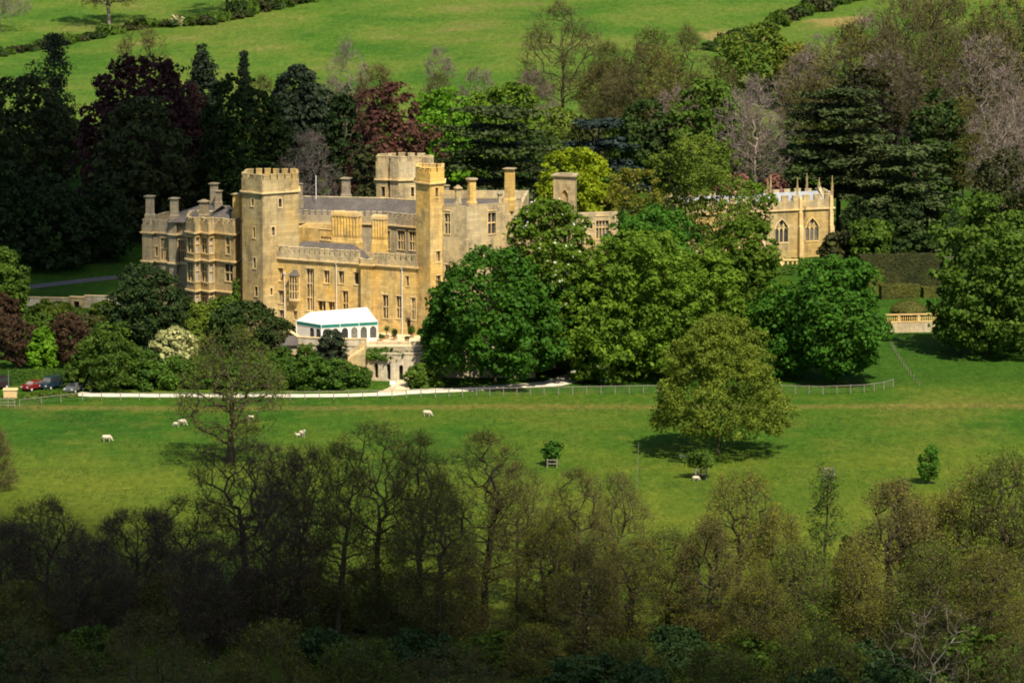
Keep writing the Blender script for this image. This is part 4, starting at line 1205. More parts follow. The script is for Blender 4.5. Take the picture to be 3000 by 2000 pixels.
# balustraded wall of the topiary garden
bw = empty('balustrade_wall', tuple(gp(2090, 50)), 'golden garden wall topped by a stone balustrade below clipped yews', 'wall')
W = Wall((XV(2036, 51.0, 2), 51.0), (XV(2160, 52.2, 2), 52.2)); zb_ = ZV(740, 51.5)
m = MB(); wbox(m, W, 0, W.L, -.5, zb_, 0, .8); m.build('wall', M['stone_wall'], bw)
zc = ZV(721, 51.5)
m = MB(); wbox(m, W, -.1, W.L + .1, zc - .17, zc, -.06, .5); m.build('rail', M['stone_dress'], bw)
m = MB(); wbox(m, W, -.1, W.L + .1, zb_ + .003, zb_ + .14, -.06, .5); m.build('plinth', M['stone_dress'], bw)
k = 0; a = .25
while a < W.L - .2:
    m = MB(); q = W.P(a, 0, .22)
    if k % 9 == 5: wbox(m, W, a - .2, a + .2, zb_ + .145, zc - .173, .0, .44); nm = 'pier'
    else:
        h = zc - .173 - zb_ - .145; z_ = zb_ + .145
        m.ngon(q, .07, 8, z_, z_ + h * .12); m.ngon(q, .05, 8, z_ + h * .12, z_ + h * .38, .105); m.ngon(q, .105, 8, z_ + h * .38, z_ + h * .9, .05); m.ngon(q, .075, 8, z_ + h * .9, z_ + h); nm = 'baluster'
    m.build(nm, M['stone_dress'], bw); a += .36; k += 1
# bench and low stones under the chapel
bn = empty('stone_bench', tuple(gp(1790, 100)), 'pale stone seat and pedestal in front of the chapel', 'seat')
q = at(1815, 596, 88)
m = MB(); m.box(q.x - 1.3, q.x + 1.3, 87.6, 88.4, q.z - .15, q.z + .05); m.build('seat', M['stone_dress'], bn)
for s in (-1.1, -.4, .4, 1.1):
    m = MB(); m.box(q.x + s - .14, q.x + s + .14, 87.7, 88.3, q.z - .8, q.z - .153); m.build('leg', M['stone_dress'], bn)
m = MB(); q = at(1793, 597, 88); m.ngon((q.x, 88), .55, 8, q.z - .9, q.z + .1, .35); m.ngon((q.x, 88), .6, 8, q.z + .1, q.z + .3, .6); m.build('pedestal', M['stone_dress'], bn)

# ------------------------------------------------------------------ trees behind the castle
BG = 'trees of the wood behind the castle'
T('leafy', 'very dark broad tree at the edge of the wood beside the scots pine', 60, 165, 175, 230, leaf='beechdk', prof='dome', cb=.05, dens=.9, size=.42, nl=33)
T('leafy', 'dense dark yew standing over the shaded lawn path', 110, 398, 96, 210, 'yew_tree', leaf='vdark', prof='dome', cb=.02, cr=1.1, size=.42, nl=33)
T('leafy', 'black-green yew leaning into the frame above the weeping shrub', 5, 360, 110, 150, 'yew_tree', leaf='vdark', prof='dome', cb=.02, size=.42, nl=33)
T('leafy', 'dark holly tree between the yew and the copper beech', 225, 420, 104, 150, 'holly_tree', leaf='vdark', prof='dome', cb=.02, size=.42, nl=33)
T('pine', 'tall blue-black pine with ragged shelves of needles', 128, 74, 190, 165, 'pine_tree', leaf='pine', cb=.25, n=22, top=.32)
T('leafy', 'huge dark copper beech with a purple crown', 335, 120, 150, 300, 'copper_beech', leaf='purple', prof='dome', cb=.04, dens=1.0, size=.42, nl=33)
T('leafy', 'dark beech standing in front of the purple copper beech', 330, 215, 125, 235, 'beech_tree', leaf='beechdk', prof='dome', cb=.03, size=.42, nl=33)
T('leafy', 'purple-red beech squeezed behind the conical fir', 445, 190, 165, 110, 'copper_beech', leaf='copper', prof='dome', cb=.1, size=.42, nl=33)
T('bare', 'brown bare tree rising above the copper beech', 325, 48, 225, 150, leaf='brown', twig='twig', prof='round', cb=.25, npts=420, wd=.036, ln=1.15)
T('leafy', 'small dark fir of perfect cone shape', 468, 99, 215, 150, 'fir_tree', leaf='pine', prof='cone', cb=.05, cr=1.1, size=.34, lump=.06, nl=46)
T('leafy', 'broad dark green holm oak behind the castle tower', 556, 165, 128, 215, 'holm_oak', leaf='dark', prof='dome', cb=.05, size=.42, nl=33)
T('pine', 'broken-topped larch poking out above the holm oak', 563, 112, 180, 60, 'larch_tree', leaf='pine', cb=.55, n=12, top=.8)
T('leafy', 'grey-green pine with a rounded top beside the holm oak', 685, 148, 168, 150, 'pine_tree', leaf='pine', prof='dome', cb=.15, cr=1.0, size=.42, nl=33)
T('leafy', 'slim grey-green pine under the bare hilltop tree', 728, 190, 190, 100, 'pine_tree', leaf='pine', prof='dome', cb=.15, cr=.9, size=.42, nl=33)
T('bare', 'grey leafless tree with tangled twigs behind the flagpole', 712, 288, 105, 185, leaf='brown', bark='bark_grey', twig='twig_grey', prof='dome', cb=.18, npts=640, bud=.12, wd=.036, ln=1.15)
T('leafy', 'narrow blue-black yew between the grey tree and the red beech', 792, 198, 150, 90, 'yew_tree', leaf='vdark', prof='egg', cb=.04, size=.42, nl=33)
T('bare', 'tall bare tree on the field edge above the narrow yew', 802, 68, 245, 100, bark='bark_grey', twig='twig_grey', leaf='brown', npts=300, bud=.3, wd=.036, ln=1.15)
T('leafy', 'red copper beech behind the gatehouse tower', 892, 182, 128, 200, 'copper_beech', leaf='copper', prof='dome', cb=.05, dens=.62, fmin=.3, lump=.28, size=.42, nl=33)
T('leafy', 'olive shrubby tree below the red copper beech', 845, 330, 100, 120, leaf='yew', prof='dome', cb=.03, dens=.8, size=.42, nl=33)
T('leafy', 'fresh bright green tree between the red beech and the cedar', 1010, 188, 168, 140, leaf='bright', prof='round', cb=.08, size=.42, nl=33)
T('leafy', 'yellow-green tree in front of the big bare ash', 1165, 184, 190, 150, leaf='chestnut', prof='round', cb=.06, size=.42, nl=33)
T('leafy', 'light green tree squeezed behind the cedar top', 1095, 200, 178, 90, leaf='chestnut', prof='round', cb=.08, size=.42, nl=33)
T('bare', 'small grey leafless tree on the pasture edge', 1008, 103, 262, 88, bark='bark_grey', twig='twig_grey', leaf='brown', npts=260, prof='vase', bud=.1, wd=.036, ln=1.15)
T('bare', 'scrubby bare tree beside the big ash', 1100, 150, 250, 100, twig='twig_grey', leaf='oliveg', npts=260, prof='round', wd=.036, ln=1.15)
T('cedar', 'spreading dark cedar with flat shelves behind the right wing', 1140, 243, 104, 330, 'cedar_tree', skirt=.16, tiers=8)
T('cedar', 'low blue-green cedar between the big cedar and the lime tree', 1375, 272, 150, 210, 'cedar_tree', leaf='cedarblue', tiers=5)
T('bare', 'great bare ash tree towering over the cedar', 1290, -12, 242, 250, 'ash_tree', leaf='oliveg', bark='bark', twig='twig', prof='egg', cb=.26, npts=1000, bud=.35, thick=1.2, wd=.036, ln=1.15)
T('bare', 'bushy brown tree with ivy to the right of the great ash', 1460, 88, 212, 160, leaf='brown', prof='egg', cb=.2, npts=620, ivy=.6, bud=.7, wd=.036, ln=1.15)
T('bare', 'slender tall olive tree next to the brown ivy tree', 1575, 28, 230, 115, leaf='olive', prof='egg', cb=.2, npts=460, bud=1.0, wd=.036, ln=1.15)
T('bare', 'bare brown sapling tree behind the blue-green cedar', 1405, 150, 222, 110, leaf='brown', npts=360, ivy=.5, wd=.036, ln=1.15)
T('leafy', 'dark ivy-green tree under the brown trees', 1480, 215, 180, 120, leaf='dark', prof='round', cb=.05, dens=.8, size=.42, nl=33)
T('leafy', 'mid green tree behind the olive crown', 1620, 170, 175, 150, leaf='mid', prof='round', cb=.05, dens=.8, size=.42, nl=33)
T('leafy', 'lime-yellow tree glowing above the ruined stub', 1328, 329, 70, 165, leaf='lime', prof='round', cb=.10, dens=1.1, cr=1.05)
T('leafy', 'olive half-leafed tree in front of the chapel', 1595, 300, 68, 250, leaf='oliveg', bark='bark_grey', prof='dome', cb=.30, cr=1.0, dens=.85, size=.20, lump=.26, fmin=.3)
T('leafy', 'sparse olive tree behind the ruined hall', 1445, 375, 62, 180, leaf='olive', bark='bark_grey', prof='dome', cb=.15, cr=.95, dens=.6, size=.20, lump=.25)
T('leafy', 'young green tree in front of the chapel parapet', 1740, 410, 86, 80, leaf='chestnut', prof='round', cb=.45, dens=.6)
T('leafy', 'bushy green oak on the pasture hedge', 1740, 45, 290, 180, 'oak_tree', leaf='oliveg', prof='round', cb=.1, dens=.8, size=.42, nl=33)
T('leafy', 'smaller rounded oak below the hedge oak', 1640, 170, 240, 110, 'oak_tree', leaf='oliveg', prof='round', cb=.05, dens=.8, size=.42, nl=33)
T('leafy', 'olive oak at the lower end of the pasture hedge', 1835, 95, 280, 120, 'oak_tree', leaf='olive', prof='egg', cb=.1, dens=.6, size=.42, nl=33)
T('bare', 'wispy bare oak at the lower end of the hedge', 1890, 60, 275, 110, twig='twig_grey', leaf='oliveg', npts=300, bud=.8, wd=.036, ln=1.15)
T('bare', 'grey leafless tree with a pale leaning trunk behind the chapel', 1735, 160, 125, 200, bark='bark_pale', twig='twig_grey', leaf='brown', prof='round', cb=.34, npts=600, bud=.08, wd=.036, ln=1.15)
T('cedar', 'tall dark cedar with a forked trunk behind the chapel gable', 1925, 198, 128, 340, 'cedar_tree', skirt=.34, tiers=8)
T('cedar', 'broad skirted cedar sweeping to the ground beside the chapel', 2070, 335, 118, 290, 'cedar_tree', skirt=.05, tiers=7)
T('bare', 'massive bare lime tree with upswept limbs above the cedar', 2100, -45, 190, 300, 'lime_tree', leaf='brown', bark='bark', prof='vase', cb=.22, npts=900, bud=.35, thick=1.3, wd=.036, ln=1.15)
T('bare', 'brown bare tree filling the corner behind the lime', 2270, 20, 215, 230, leaf='brown', prof='round', cb=.15, npts=620, bud=.6, wd=.036, ln=1.15)
T('bare', 'grey-pink leafless tree above the sports fence', 2300, 140, 135, 190, bark='bark_pale', twig='twig_grey', leaf='brown', prof='egg', cb=.15, npts=560, bud=.1, wd=.036, ln=1.15)
T('leafy', 'dark ivy-clad tree between the cedar and the grey-pink tree', 2150, 205, 165, 150, leaf='dark', prof='egg', cb=.05, dens=.8, size=.42, nl=33)
T('leafy', 'olive scrub tree above the tall cedar', 1985, 150, 200, 150, leaf='yew', prof='round', cb=.05, dens=.7, size=.42, nl=33)
T('leafy', 'dark brown-green yew bush under the sports fence', 2305, 340, 84, 140, 'yew_tree', leaf='yew', prof='round', cb=.03)
T('leafy', 'rounded pale green bush at the foot of the cedar', 2005, 497, 92, 95, 'bush', 'bush', leaf='mid', prof='round', cb=.08, cr=.8, size=.42, nl=33)
T('leafy', 'low brown-green bush against the chapel corner', 1925, 530, 96, 80, 'bush', 'bush', leaf='yew', prof='dome', cb=.02, cr=.8, size=.42, nl=33)
T('leafy', 'dark green bush between the cedar and the clipped hedge', 2090, 510, 90, 100, 'bush', 'bush', leaf='dark', prof='dome', cb=.02, cr=.8, size=.42, nl=33)
for i, (vx, vt, Y, w) in enumerate(((1975, 455, 112, 110), (2040, 440, 114, 110), (2110, 448, 113, 110), (2165, 470, 112, 90))):
    T('leafy', 'dark evergreen shrub under the skirts of the broad cedar', vx, vt, Y, w, 'shrub', 'shrub', 'evergreen shrubs under the broad cedar', 'ucs%d' % (i % 2), leaf='vdark', prof='bush', cb=0, cr=.9, size=.3, nl=40)
T('leafy', 'reddish-brown shrub peering over the chapel roof', 1690, 400, 116, 150, 'shrub', 'shrub', leaf='redcreeper', prof='dome', cb=.02, cr=.8, size=.42, nl=33)
T('leafy', 'red-leaved shrub beside the pale leaning trunk', 1780, 402, 122, 90, 'shrub', 'shrub', leaf='redcreeper', prof='dome', cb=.02, cr=.8, size=.42, nl=33)
FB = 'brown leafless tree filling the wood behind the chapel and cedars'
for i, (vx, vt, Y, w) in enumerate(((1400, 130, 232, 150), (1520, 110, 205, 160), (1545, 190, 190, 150), (1640, 130, 225, 150), (1690, 210, 195, 170), (1860, 175, 215, 150), (1955, 40, 222, 220), (2030, 100, 205, 220), (2180, -15, 215, 260), (2255, 60, 190, 240), (2345, 20, 205, 240), (2210, 215, 165, 170), (2350, 210, 160, 170), (1010, 165, 215, 110), (1225, 150, 235, 130), (860, 140, 215, 120), (600, 165, 205, 120), (770, 165, 200, 110), (1500, 62, 228, 180), (1850, 105, 222, 170), (2090, -15, 222, 250), (2300, -25, 225, 250), (2000, 15, 228, 210), (1400, 95, 236, 150))):
    T('bare', FB, vx, vt, Y, w, group='brown leafless trees of the wood behind', key='wb%d' % (i % 5), leaf=('brown', 'olive', 'brown', 'oliveg', 'brown')[i % 5], twig=('twig', 'twig', 'twig_grey', 'twig', 'twig_grey')[i % 5], prof=('round', 'egg', 'dome', 'round', 'egg')[i % 5], cb=.12, npts=520, bud=(.9, 1.4, .4, 1.3, .6)[i % 5], bsize=.13, wd=.046, ln=1.25)
# understorey of the wood
rr = random.Random(11)
for k in range(34):
    vx = -20 + k * 73 + rr.uniform(-25, 25); Y = rr.uniform(165, 225)
    key = 'under%d' % (k % 4)
    T('leafy', 'rounded leafy undergrowth tree among the wood behind the castle', vx, 300 - (Y - 165) * 1.0 + rr.uniform(-30, 40), Y, rr.uniform(90, 140), group='undergrowth trees of the wood', key=key,
      leaf=('mid', 'dark', 'oliveg', 'yew')[k % 4], prof='dome', cb=.02, dens=.7)

# ------------------------------------------------------------------ hill pasture: hedges and oaks
T('bare', 'old spreading oak with a thick pale trunk on the hill hedge', 250, -75, 420, 210, 'oak_tree', leaf='olive', bark='bark_grey', prof='round', cb=.34, npts=480, bud=2.0, bsize=.2, lump=.25, thick=1.9, wd=.036, ln=1.15)
T('bare', 'gnarled hedge oak with dark trunk near the blackthorn', 522, -110, 428, 200, 'oak_tree', leaf='oliveg', bark='bark', prof='round', cb=.36, npts=440, bud=1.5, bsize=.18, thick=1.9, wd=.036, ln=1.15)
T('bare', 'bare tree on the hill with only its lower twigs in view', 0, -40, 410, 150, bark='bark_grey', twig='twig_grey', leaf='brown', npts=320, bud=.3, cb=.25, wd=.036, ln=1.15)
hp = [(-10, 130), (60, 118), (130, 105), (215, 88), (330, 62), (420, 58), (480, 55), (545, 40), (620, 22), (690, 8), (760, -8)]
k = 0
for i in range(len(hp) - 1):
    for f in (0, .34, .67):
        vx = hp[i][0] + (hp[i + 1][0] - hp[i][0]) * f; vb = hp[i][1] + (hp[i + 1][1] - hp[i][1]) * f
        x, y = gxy(vx, vb); big = 34 if vx > 540 else 20
        T('leafy', 'dark round hedge bush on the hill pasture to the left', vx, vb - rr.uniform(.7, 1.3) * big, y, rr.uniform(36, 62), 'hedge_bush', 'bush', 'bushes of the left hill hedge', 'hb%d' % (k % 3), leaf=('dark', 'mid', 'yew')[k % 3], prof='bush', cb=.0, cr=.8, dens=.8, size=.26); k += 1
T('leafy', 'white-blossomed blackthorn in the hill hedge', 410, 32, gxy(410, 60)[1], 34, 'blackthorn', 'bush', leaf='blossom', prof='bush', cb=.0, cr=.6, blossom='white')
hp = [(1640, 115), (1700, 95), (1760, 72), (1830, 38), (1900, 18), (1980, -5), (2040, -20)]
for i in range(len(hp) - 1):
    for f in (0, .34, .67):
        vx = hp[i][0] + (hp[i + 1][0] - hp[i][0]) * f; vb = hp[i][1] + (hp[i + 1][1] - hp[i][1]) * f
        x, y = gxy(vx, vb)
        T('leafy', 'green hedge bush on the slope to the right of the pasture', vx, vb - rr.uniform(.7, 1.3) * 28, y, rr.uniform(40, 66), 'hedge_bush', 'bush', 'bushes of the right hill hedge', 'hb%d' % (k % 3)); k += 1
T('leafy', 'rough bush standing alone on the dry slope', 2290, 150, 260, 90, 'bush', 'bush', leaf='yew', prof='bush', cb=0, dens=.7, size=.42, nl=33)

# ------------------------------------------------------------------ trees in front of the castle
T('leafy', 'flowering chestnut with cream candles rising against the plain wall', 1264, 447, 18, 228, 'chestnut_tree', leaf='chestnut', prof='dome', cb=.06, cr=1.15, dens=1.3, blossom='white')
T('leafy', 'deep green maple spreading over the dark shade by the road', 1138, 560, 7.5, 305, 'maple_tree', leaf='maple', prof='dome', cb=.09, cr=1.3, dens=1.15, size=.33)
T('leafy', 'small maple bough reaching over the arched wall', 1008, 690, 10.5, 84, 'maple_tree', leaf='maple', prof='round', cb=.2, cr=.9, dens=.9)
T('leafy', 'olive-topped lime tree above the gravel bend', 1475, 522, 13, 335, 'lime_tree', leaf='chestnut', prof='dome', cb=.05, cr=1.2, dens=1.15)
T('leafy', 'dark fresh green tree tucked behind the lime tree', 1500, 468, 30, 215, leaf='maple', prof='round', cb=.1, cr=1.2)
T('leafy', 'bright green tree between the lime tree and the round chestnut', 1710, 478, 24, 225, leaf='chestnut', prof='oakdome', cb=.05, cr=1.2)
T('leafy', 'round dense chestnut at the bend of the paddock fence', 1922, 572, 8, 218, 'chestnut_tree', leaf='maple', prof='egg', cb=.05, cr=1.4, dens=1.2, size=.34)
T('leafy', 'massive chestnut at the meadow edge with a skirt of leaves', 2265, 440, 31, 240, 'chestnut_tree', leaf='mid', prof='dome', cb=.05, cr=1.5, dens=1.1, size=.36, bark='bark')
T('leafy', 'second chestnut behind the massive one', 2355, 470, 38, 200, 'chestnut_tree', leaf='mid', prof='dome', cb=.05, cr=1.4, size=.36)
T('leafy', 'green maple filling the gap between the chestnut candles and the lime tree', 1325, 600, 16, 170, 'maple_tree', leaf='maple', prof='dome', cb=.05, cr=1.2)
T('leafy', 'bright green crown wedged behind the lone oak top', 1625, 560, 17, 175, 'maple_tree', leaf='chestnut', prof='dome', cb=.05, cr=1.2)
T('leafy', 'deep green maple joining the bright tree to the round chestnut', 1790, 640, 13, 150, 'maple_tree', leaf='maple', prof='dome', cb=.05, cr=1.2)
T('leafy', 'ivy mound on top of the arched wall beside the steps', 862, 800, 12.0, 50, 'ivy_bank', 'plant', leaf='hedge', prof='bush', cb=0, cr=.4, size=.15, base=3.3)
T('leafy', 'trailing creeper along the terrace above the three arches', 930, 806, 12.3, 60, 'ivy_bank', 'plant', leaf='hedge', prof='bush', cb=0, cr=.35, size=.14, base=4.0)
T('leafy', 'rambling rose climbing the terrace wall under the marquee', 705, 786, 12.4, 55, 'climber', 'plant', leaf='mid', prof='bush', cb=0, cr=.5, size=.16)
T('leafy', 'dark bush in front of the low store roof', 652, 790, 11.5, 50, 'bush', 'bush', leaf='hedge', prof='bush', cb=0, cr=.5, size=.18)
T('leafy', 'low pale flowering shrub beside the gravel bend', 1385, 800, 10, 150, 'shrub', 'shrub', leaf='chestnut', prof='bush', cb=0, cr=.8, blossom='white')
T('leafy', 'light green bush at the foot of the maple by the arches', 975, 832, 5.5, 76, 'bush', 'bush', leaf='mid', prof='bush', cb=0, cr=.7)
T('leafy', 'lone rounded oak in young leaf standing in the meadow', 1650, 719, -51, 318, 'oak_tree', leaf='oak', bark='bark', prof='oakdome', cb=.165, cr=1.05, dens=1.3, nl=92, size=.165, fmin=.35, lump=.13, spread=.75)

# ------------------------------------------------------------------ gardens to the left
T('leafy', 'large black-green yew at the corner of the left wing', 335, 600, 24, 180, 'yew_tree', leaf='vdark', prof='dome', cb=.03, cr=1.0, size=.24, dens=1.2)
T('leafy', 'dark holly tree in front of the square tower', 560, 690, 16, 190, 'holly_tree', leaf='dark', prof='dome', cb=.1, cr=1.0, dens=.9)
T('leafy', 'olive evergreen bush right of the dark holly', 620, 735, 15, 90, 'bush', 'bush', leaf='yew', prof='dome', cb=.02, cr=.8)
T('leafy', 'purple-brown ornamental maple with a round head', 40, 728, 14, 100, 'purple_tree', leaf='brownleaf', prof='round', cb=.2, cr=.7, size=.2)
T('leafy', 'purple-brown ornamental maple with an upright oval head', 156, 712, 15, 86, 'purple_tree', leaf='brownleaf', prof='egg', cb=.18, cr=.7, size=.2)
T('leafy', 'fresh green willow-like tree at the end of the gravel road', 242, 738, 4.0, 165, 'willow_tree', leaf='mid', prof='dome', cb=.03, cr=.9, size=.22, dens=1.2)
T('leafy', 'pale green weeping tree at the lawn edge', 15, 560, 36, 90, leaf='mid', prof='egg', cb=.05, cr=.9)
T('leafy', 'reddish shrub below the pale weeping tree', 8, 665, 32, 80, 'shrub', 'shrub', leaf='brownleaf', prof='bush', cb=0, cr=.6)
T('leafy', 'bright pale green shrub between the two purple maples', 98, 745, 12, 60, 'shrub', 'shrub', leaf='bright', prof='egg', cb=.02, cr=.6)
T('leafy', 'pale yellow-flowered shrub beside the dark yew', 405, 752, 14, 115, 'shrub', 'shrub', leaf='blossom', prof='bush', cb=0, cr=.7)
T('leafy', 'brown-green shrub below the bay windows', 450, 690, 27, 120, 'shrub', 'shrub', leaf='oliveg', prof='bush', cb=0, cr=.8)
T('leafy', 'green climbing shrub at the foot of the bays', 510, 678, 31, 90, 'shrub', 'shrub', leaf='mid', prof='bush', cb=0, cr=.7)
T('leafy', 'upright clipped green cypress against the tower', 544, 636, 34.2, 22, 'cypress', leaf='mid', prof='col', cb=.0, cr=.5, size=.16, lump=.03, nl=50)
T('leafy', 'dark hedge-like shrub beside the marquee', 655, 736, 24, 60, 'shrub', 'shrub', leaf='dark', prof='bush', cb=0, cr=.6)
T('leafy', 'conical dark shrub in front of the marquee', 765, 750, 11.5, 76, 'shrub', 'shrub', leaf='pine', prof='dome', cb=.02, cr=.6, size=.2)
T('leafy', 'ivy spilling over the terrace below the palm', 880, 797, 12.2, 75, 'ivy_bank', 'plant', leaf='hedge', prof='bush', cb=0, cr=.4, size=.15, base=3.2)
T('leafy', 'brown-green shrub behind the garden wall', 120, 690, 50, 100, 'shrub', 'shrub', leaf='oliveg', prof='bush', cb=0, cr=.6)
T('leafy', 'olive shrub between the doorway and the yew', 245, 690, 45, 80, 'shrub', 'shrub', leaf='oliveg', prof='bush', cb=0, cr=.6)
T('leafy', 'dark round shrub below the stone doorway', 210, 718, 30, 90, 'shrub', 'shrub', leaf='yew', prof='bush', cb=0, cr=.6)
T('leafy', 'deep green shrub under the purple maples', 90, 715, 24, 110, 'shrub', 'shrub', leaf='mid', prof='bush', cb=0, cr=.6)
for i, vx in enumerate((335, 400, 465, 530, 600, 660, 720, 780, 822)):
    T('leafy', 'glossy laurel shrub of the long dark bank above the gravel road', vx, (805, 818, 812, 820, 806, 815, 812, 822, 836)[i], 5.0 + (i % 3) * .7, (90, 96, 100, 96, 104, 96, 100, 92, 64)[i], 'laurel_shrub', 'shrub', 'laurel bank above the road', 'laurel%d' % (i % 3), leaf='hedge', prof='bush', cb=0, cr=.85, dens=1.15, size=.24)

# ------------------------------------------------------------------ meadow and foreground belt
T('bare', 'gnarled old oak in thin leaf casting shade on the meadow', 530, 735, -57, 310, 'oak_tree', leaf='oliveg', bark='bark', twig='twig', prof='egg', cb=.14, npts=640, bud=1.5, bsize=.12, lump=.36, thick=1.9)
T('bare', 'bushy bare tree at the meadow border with drooping twigs', -12, 985, -78, 110, leaf='brown', twig='twig', prof='dome', cb=.05, npts=420, bud=1.2)
T('leafy', 'young green tree alone on the meadow', 1271, 1008, -58, 38, 'young_tree', leaf='maple', prof='egg', cb=.15, cr=.5, size=.2, dens=.8)
T('leafy', 'young green tree beside the lone oak and its timber guard', 1610, 1028, -68, 66, 'young_tree', leaf='mid', prof='round', cb=.35, cr=.55, size=.18, dens=.8)
T('leafy', 'young blue-green tree behind the brown treetops', 2133, 1012, -75, 46, 'young_tree', leaf='maple', prof='egg', cb=.12, cr=.5, size=.17, dens=.5, lump=.3)
B1 = 'tall bare dark tree of the shaded foreground belt'
for i, (vx, vt, Y, w) in enumerate(((10, 1185, -168, 220), (110, 1138, -160, 250), (215, 1235, -178, 230), (315, 1158, -164, 240), (430, 1135, -152, 230), (490, 1240, -180, 250), (690, 1010, -158, 215), (640, 1115, -176, 240))):
    T('bare', B1, vx, vt, Y, w, group='bare dark trees of the foreground belt', key='fd%d' % (i % 3), leaf='brown', bark='bark', twig='twig_dark', prof='round', cb=.12, npts=1000, bud=.5)
T('bare', 'biggest dark tree of the belt, forking in front of the old oak', 565, 998, -148, 310, leaf='brown', twig='twig_dark', prof='vase', cb=.2, npts=1000, bud=.3, lump=.28, thick=1.3)
B2 = ('brown-twigged tree between the forked dark tree and the tallest brown tree', 'tallest brown-twigged tree of the belt below the sheep alone on the meadow', 'slim brown tree next to the tallest brown-twigged tree', 'widest brown-twigged tree of the belt with a rounded top',
      'small brown tree tucked beside the widest brown-twigged tree', 'low brown tree in front of the slim brown tree', 'bushy brown tree just below the young tree alone on the meadow', 'bushy brown tree beside the thin bare pole')
for i, (vx, vt, Y, w) in enumerate(((775, 1000, -174, 245), (868, 953, -160, 275), (965, 972, -168, 210), (1110, 972, -164, 300), (1190, 1050, -150, 190), (1010, 1085, -182, 230), (1325, 1060, -165, 230), (1415, 1072, -158, 210))):
    T('bare', B2[i], vx, vt, Y, w, group='brown budding trees of the foreground belt', key='fb%d' % (i % 3), leaf=('olive', 'brown')[i % 2], bark='bark', twig='twig', prof=('egg', 'round')[i % 2], cb=.14, npts=1050, bud=1.0, wd=.019, thick=1.2)
B3 = ('yellowish tree below the young tree alone on the meadow', 'broad green-budded tree beside the thin bare pole', 'brown-budded tree under the timber guard by the lone oak', 'olive tree whose top covers the shade of the lone oak',
      'greenish tree between the lone oak and the larch spire', 'low olive tree at the foot of the larch spire', 'tall rounded tree next to the ivy column', 'brown-budded tree below the young blue-green tree', 'tall olive tree beside the young blue-green tree',
      'tallest green-budded tree of the belt beyond the dead elder', 'olive tree partly cut off beyond the tallest green-budded tree', 'low green tree under the thin bare pole', 'brown tree growing round the ivy column', 'olive tree rising behind the dead elder',
      'green-budded tree below the yellowish tree of the belt', 'olive tree standing over the tangled brown thicket', 'green-budded tree over the leafy thicket')
for i, (vx, vt, Y, w) in enumerate(((1255, 1150, -178, 190), (1535, 1210, -172, 190), (1625, 1185, -178, 180), (1700, 1056, -163, 195), (1790, 1142, -160, 170), (1830, 1245, -178, 190), (2045, 1095, -168, 235), (2130, 1115, -160, 190), (2215, 1048, -165, 240), (2310, 1036, -170, 235), (2355, 1130, -150, 170), (1450, 1215, -182, 190), (1965, 1215, -180, 170), (2140, 1245, -184, 200), (1345, 1240, -186, 180), (2275, 1240, -186, 190), (1735, 1290, -186, 190))):
    T('bare', B3[i], vx, vt, Y, w, group='olive trees of the foreground belt', key='fo%d' % (i % 4), leaf=('olive', 'oliveg', 'brown', 'olive', 'oliveg')[i % 5], bark='bark', twig='twig', prof=('egg', 'round', 'egg', 'round', 'egg')[i % 5], cb=.12, npts=820, bud=2.5, bsize=.085, tw=4, wd=.018, thick=1.35)
T('bare', 'thin ragged larch spire standing over the olive trees', 1893, 1028, -150, 84, 'larch_tree', leaf='mid', twig='twig_dark', prof='col', cb=.2, npts=150, trunk=.97, bud=2.2, bsize=.13, lump=.3)
T('bare', 'short dead-topped larch behind the right-hand trees', 2068, 1066, -150, 60, 'larch_tree', leaf='yew', twig='twig_dark', prof='cone', cb=.3, npts=110, trunk=.97, bud=1.5, bsize=.12)
T('leafy', 'ivy-smothered trunk like a dark column in the belt', 1938, 1215, -165, 52, 'ivy_tree', leaf='dark', prof='col', cb=.02, cr=.6, dens=.9, size=.22)
for i, (vx, vt, Y, w) in enumerate(((40, 1330, -176, 190), (170, 1340, -172, 200), (270, 1320, -170, 190), (390, 1310, -168, 200), (520, 1330, -172, 210), (620, 1300, -168, 190), (720, 1330, -170, 200), (830, 1310, -168, 200), (930, 1320, -172, 200), (1040, 1310, -170, 210), (1200, 1380, -178, 170), (1400, 1390, -178, 170), (1600, 1400, -180, 170), (1780, 1390, -180, 170), (2020, 1390, -180, 170), (2240, 1390, -180, 180), (2350, 1370, -178, 170))):
    T('bare', 'bushy sapling of the understorey between the trunks of the foreground belt', vx, vt, Y, w, 'sapling', 'bush', 'understorey saplings of the foreground belt', 'sap%d' % (i % 3), leaf=('olive', 'oliveg', 'oliveg')[i % 3], bark='bark', twig='twig', prof='bush', cb=.03, npts=560, bud=1.1, bsize=.09, trunk=.08)
T('bare', 'sprawling dead elder with pale upright stems at the wood edge', 2150, 1375, -205, 330, 'elder_bush', 'bush', leaf='brown', bark='bark_pale', twig='twig', prof='vase', cb=.08, npts=520, bud=.3, tw=3, tw2=1, thick=.85, trunk=.08)
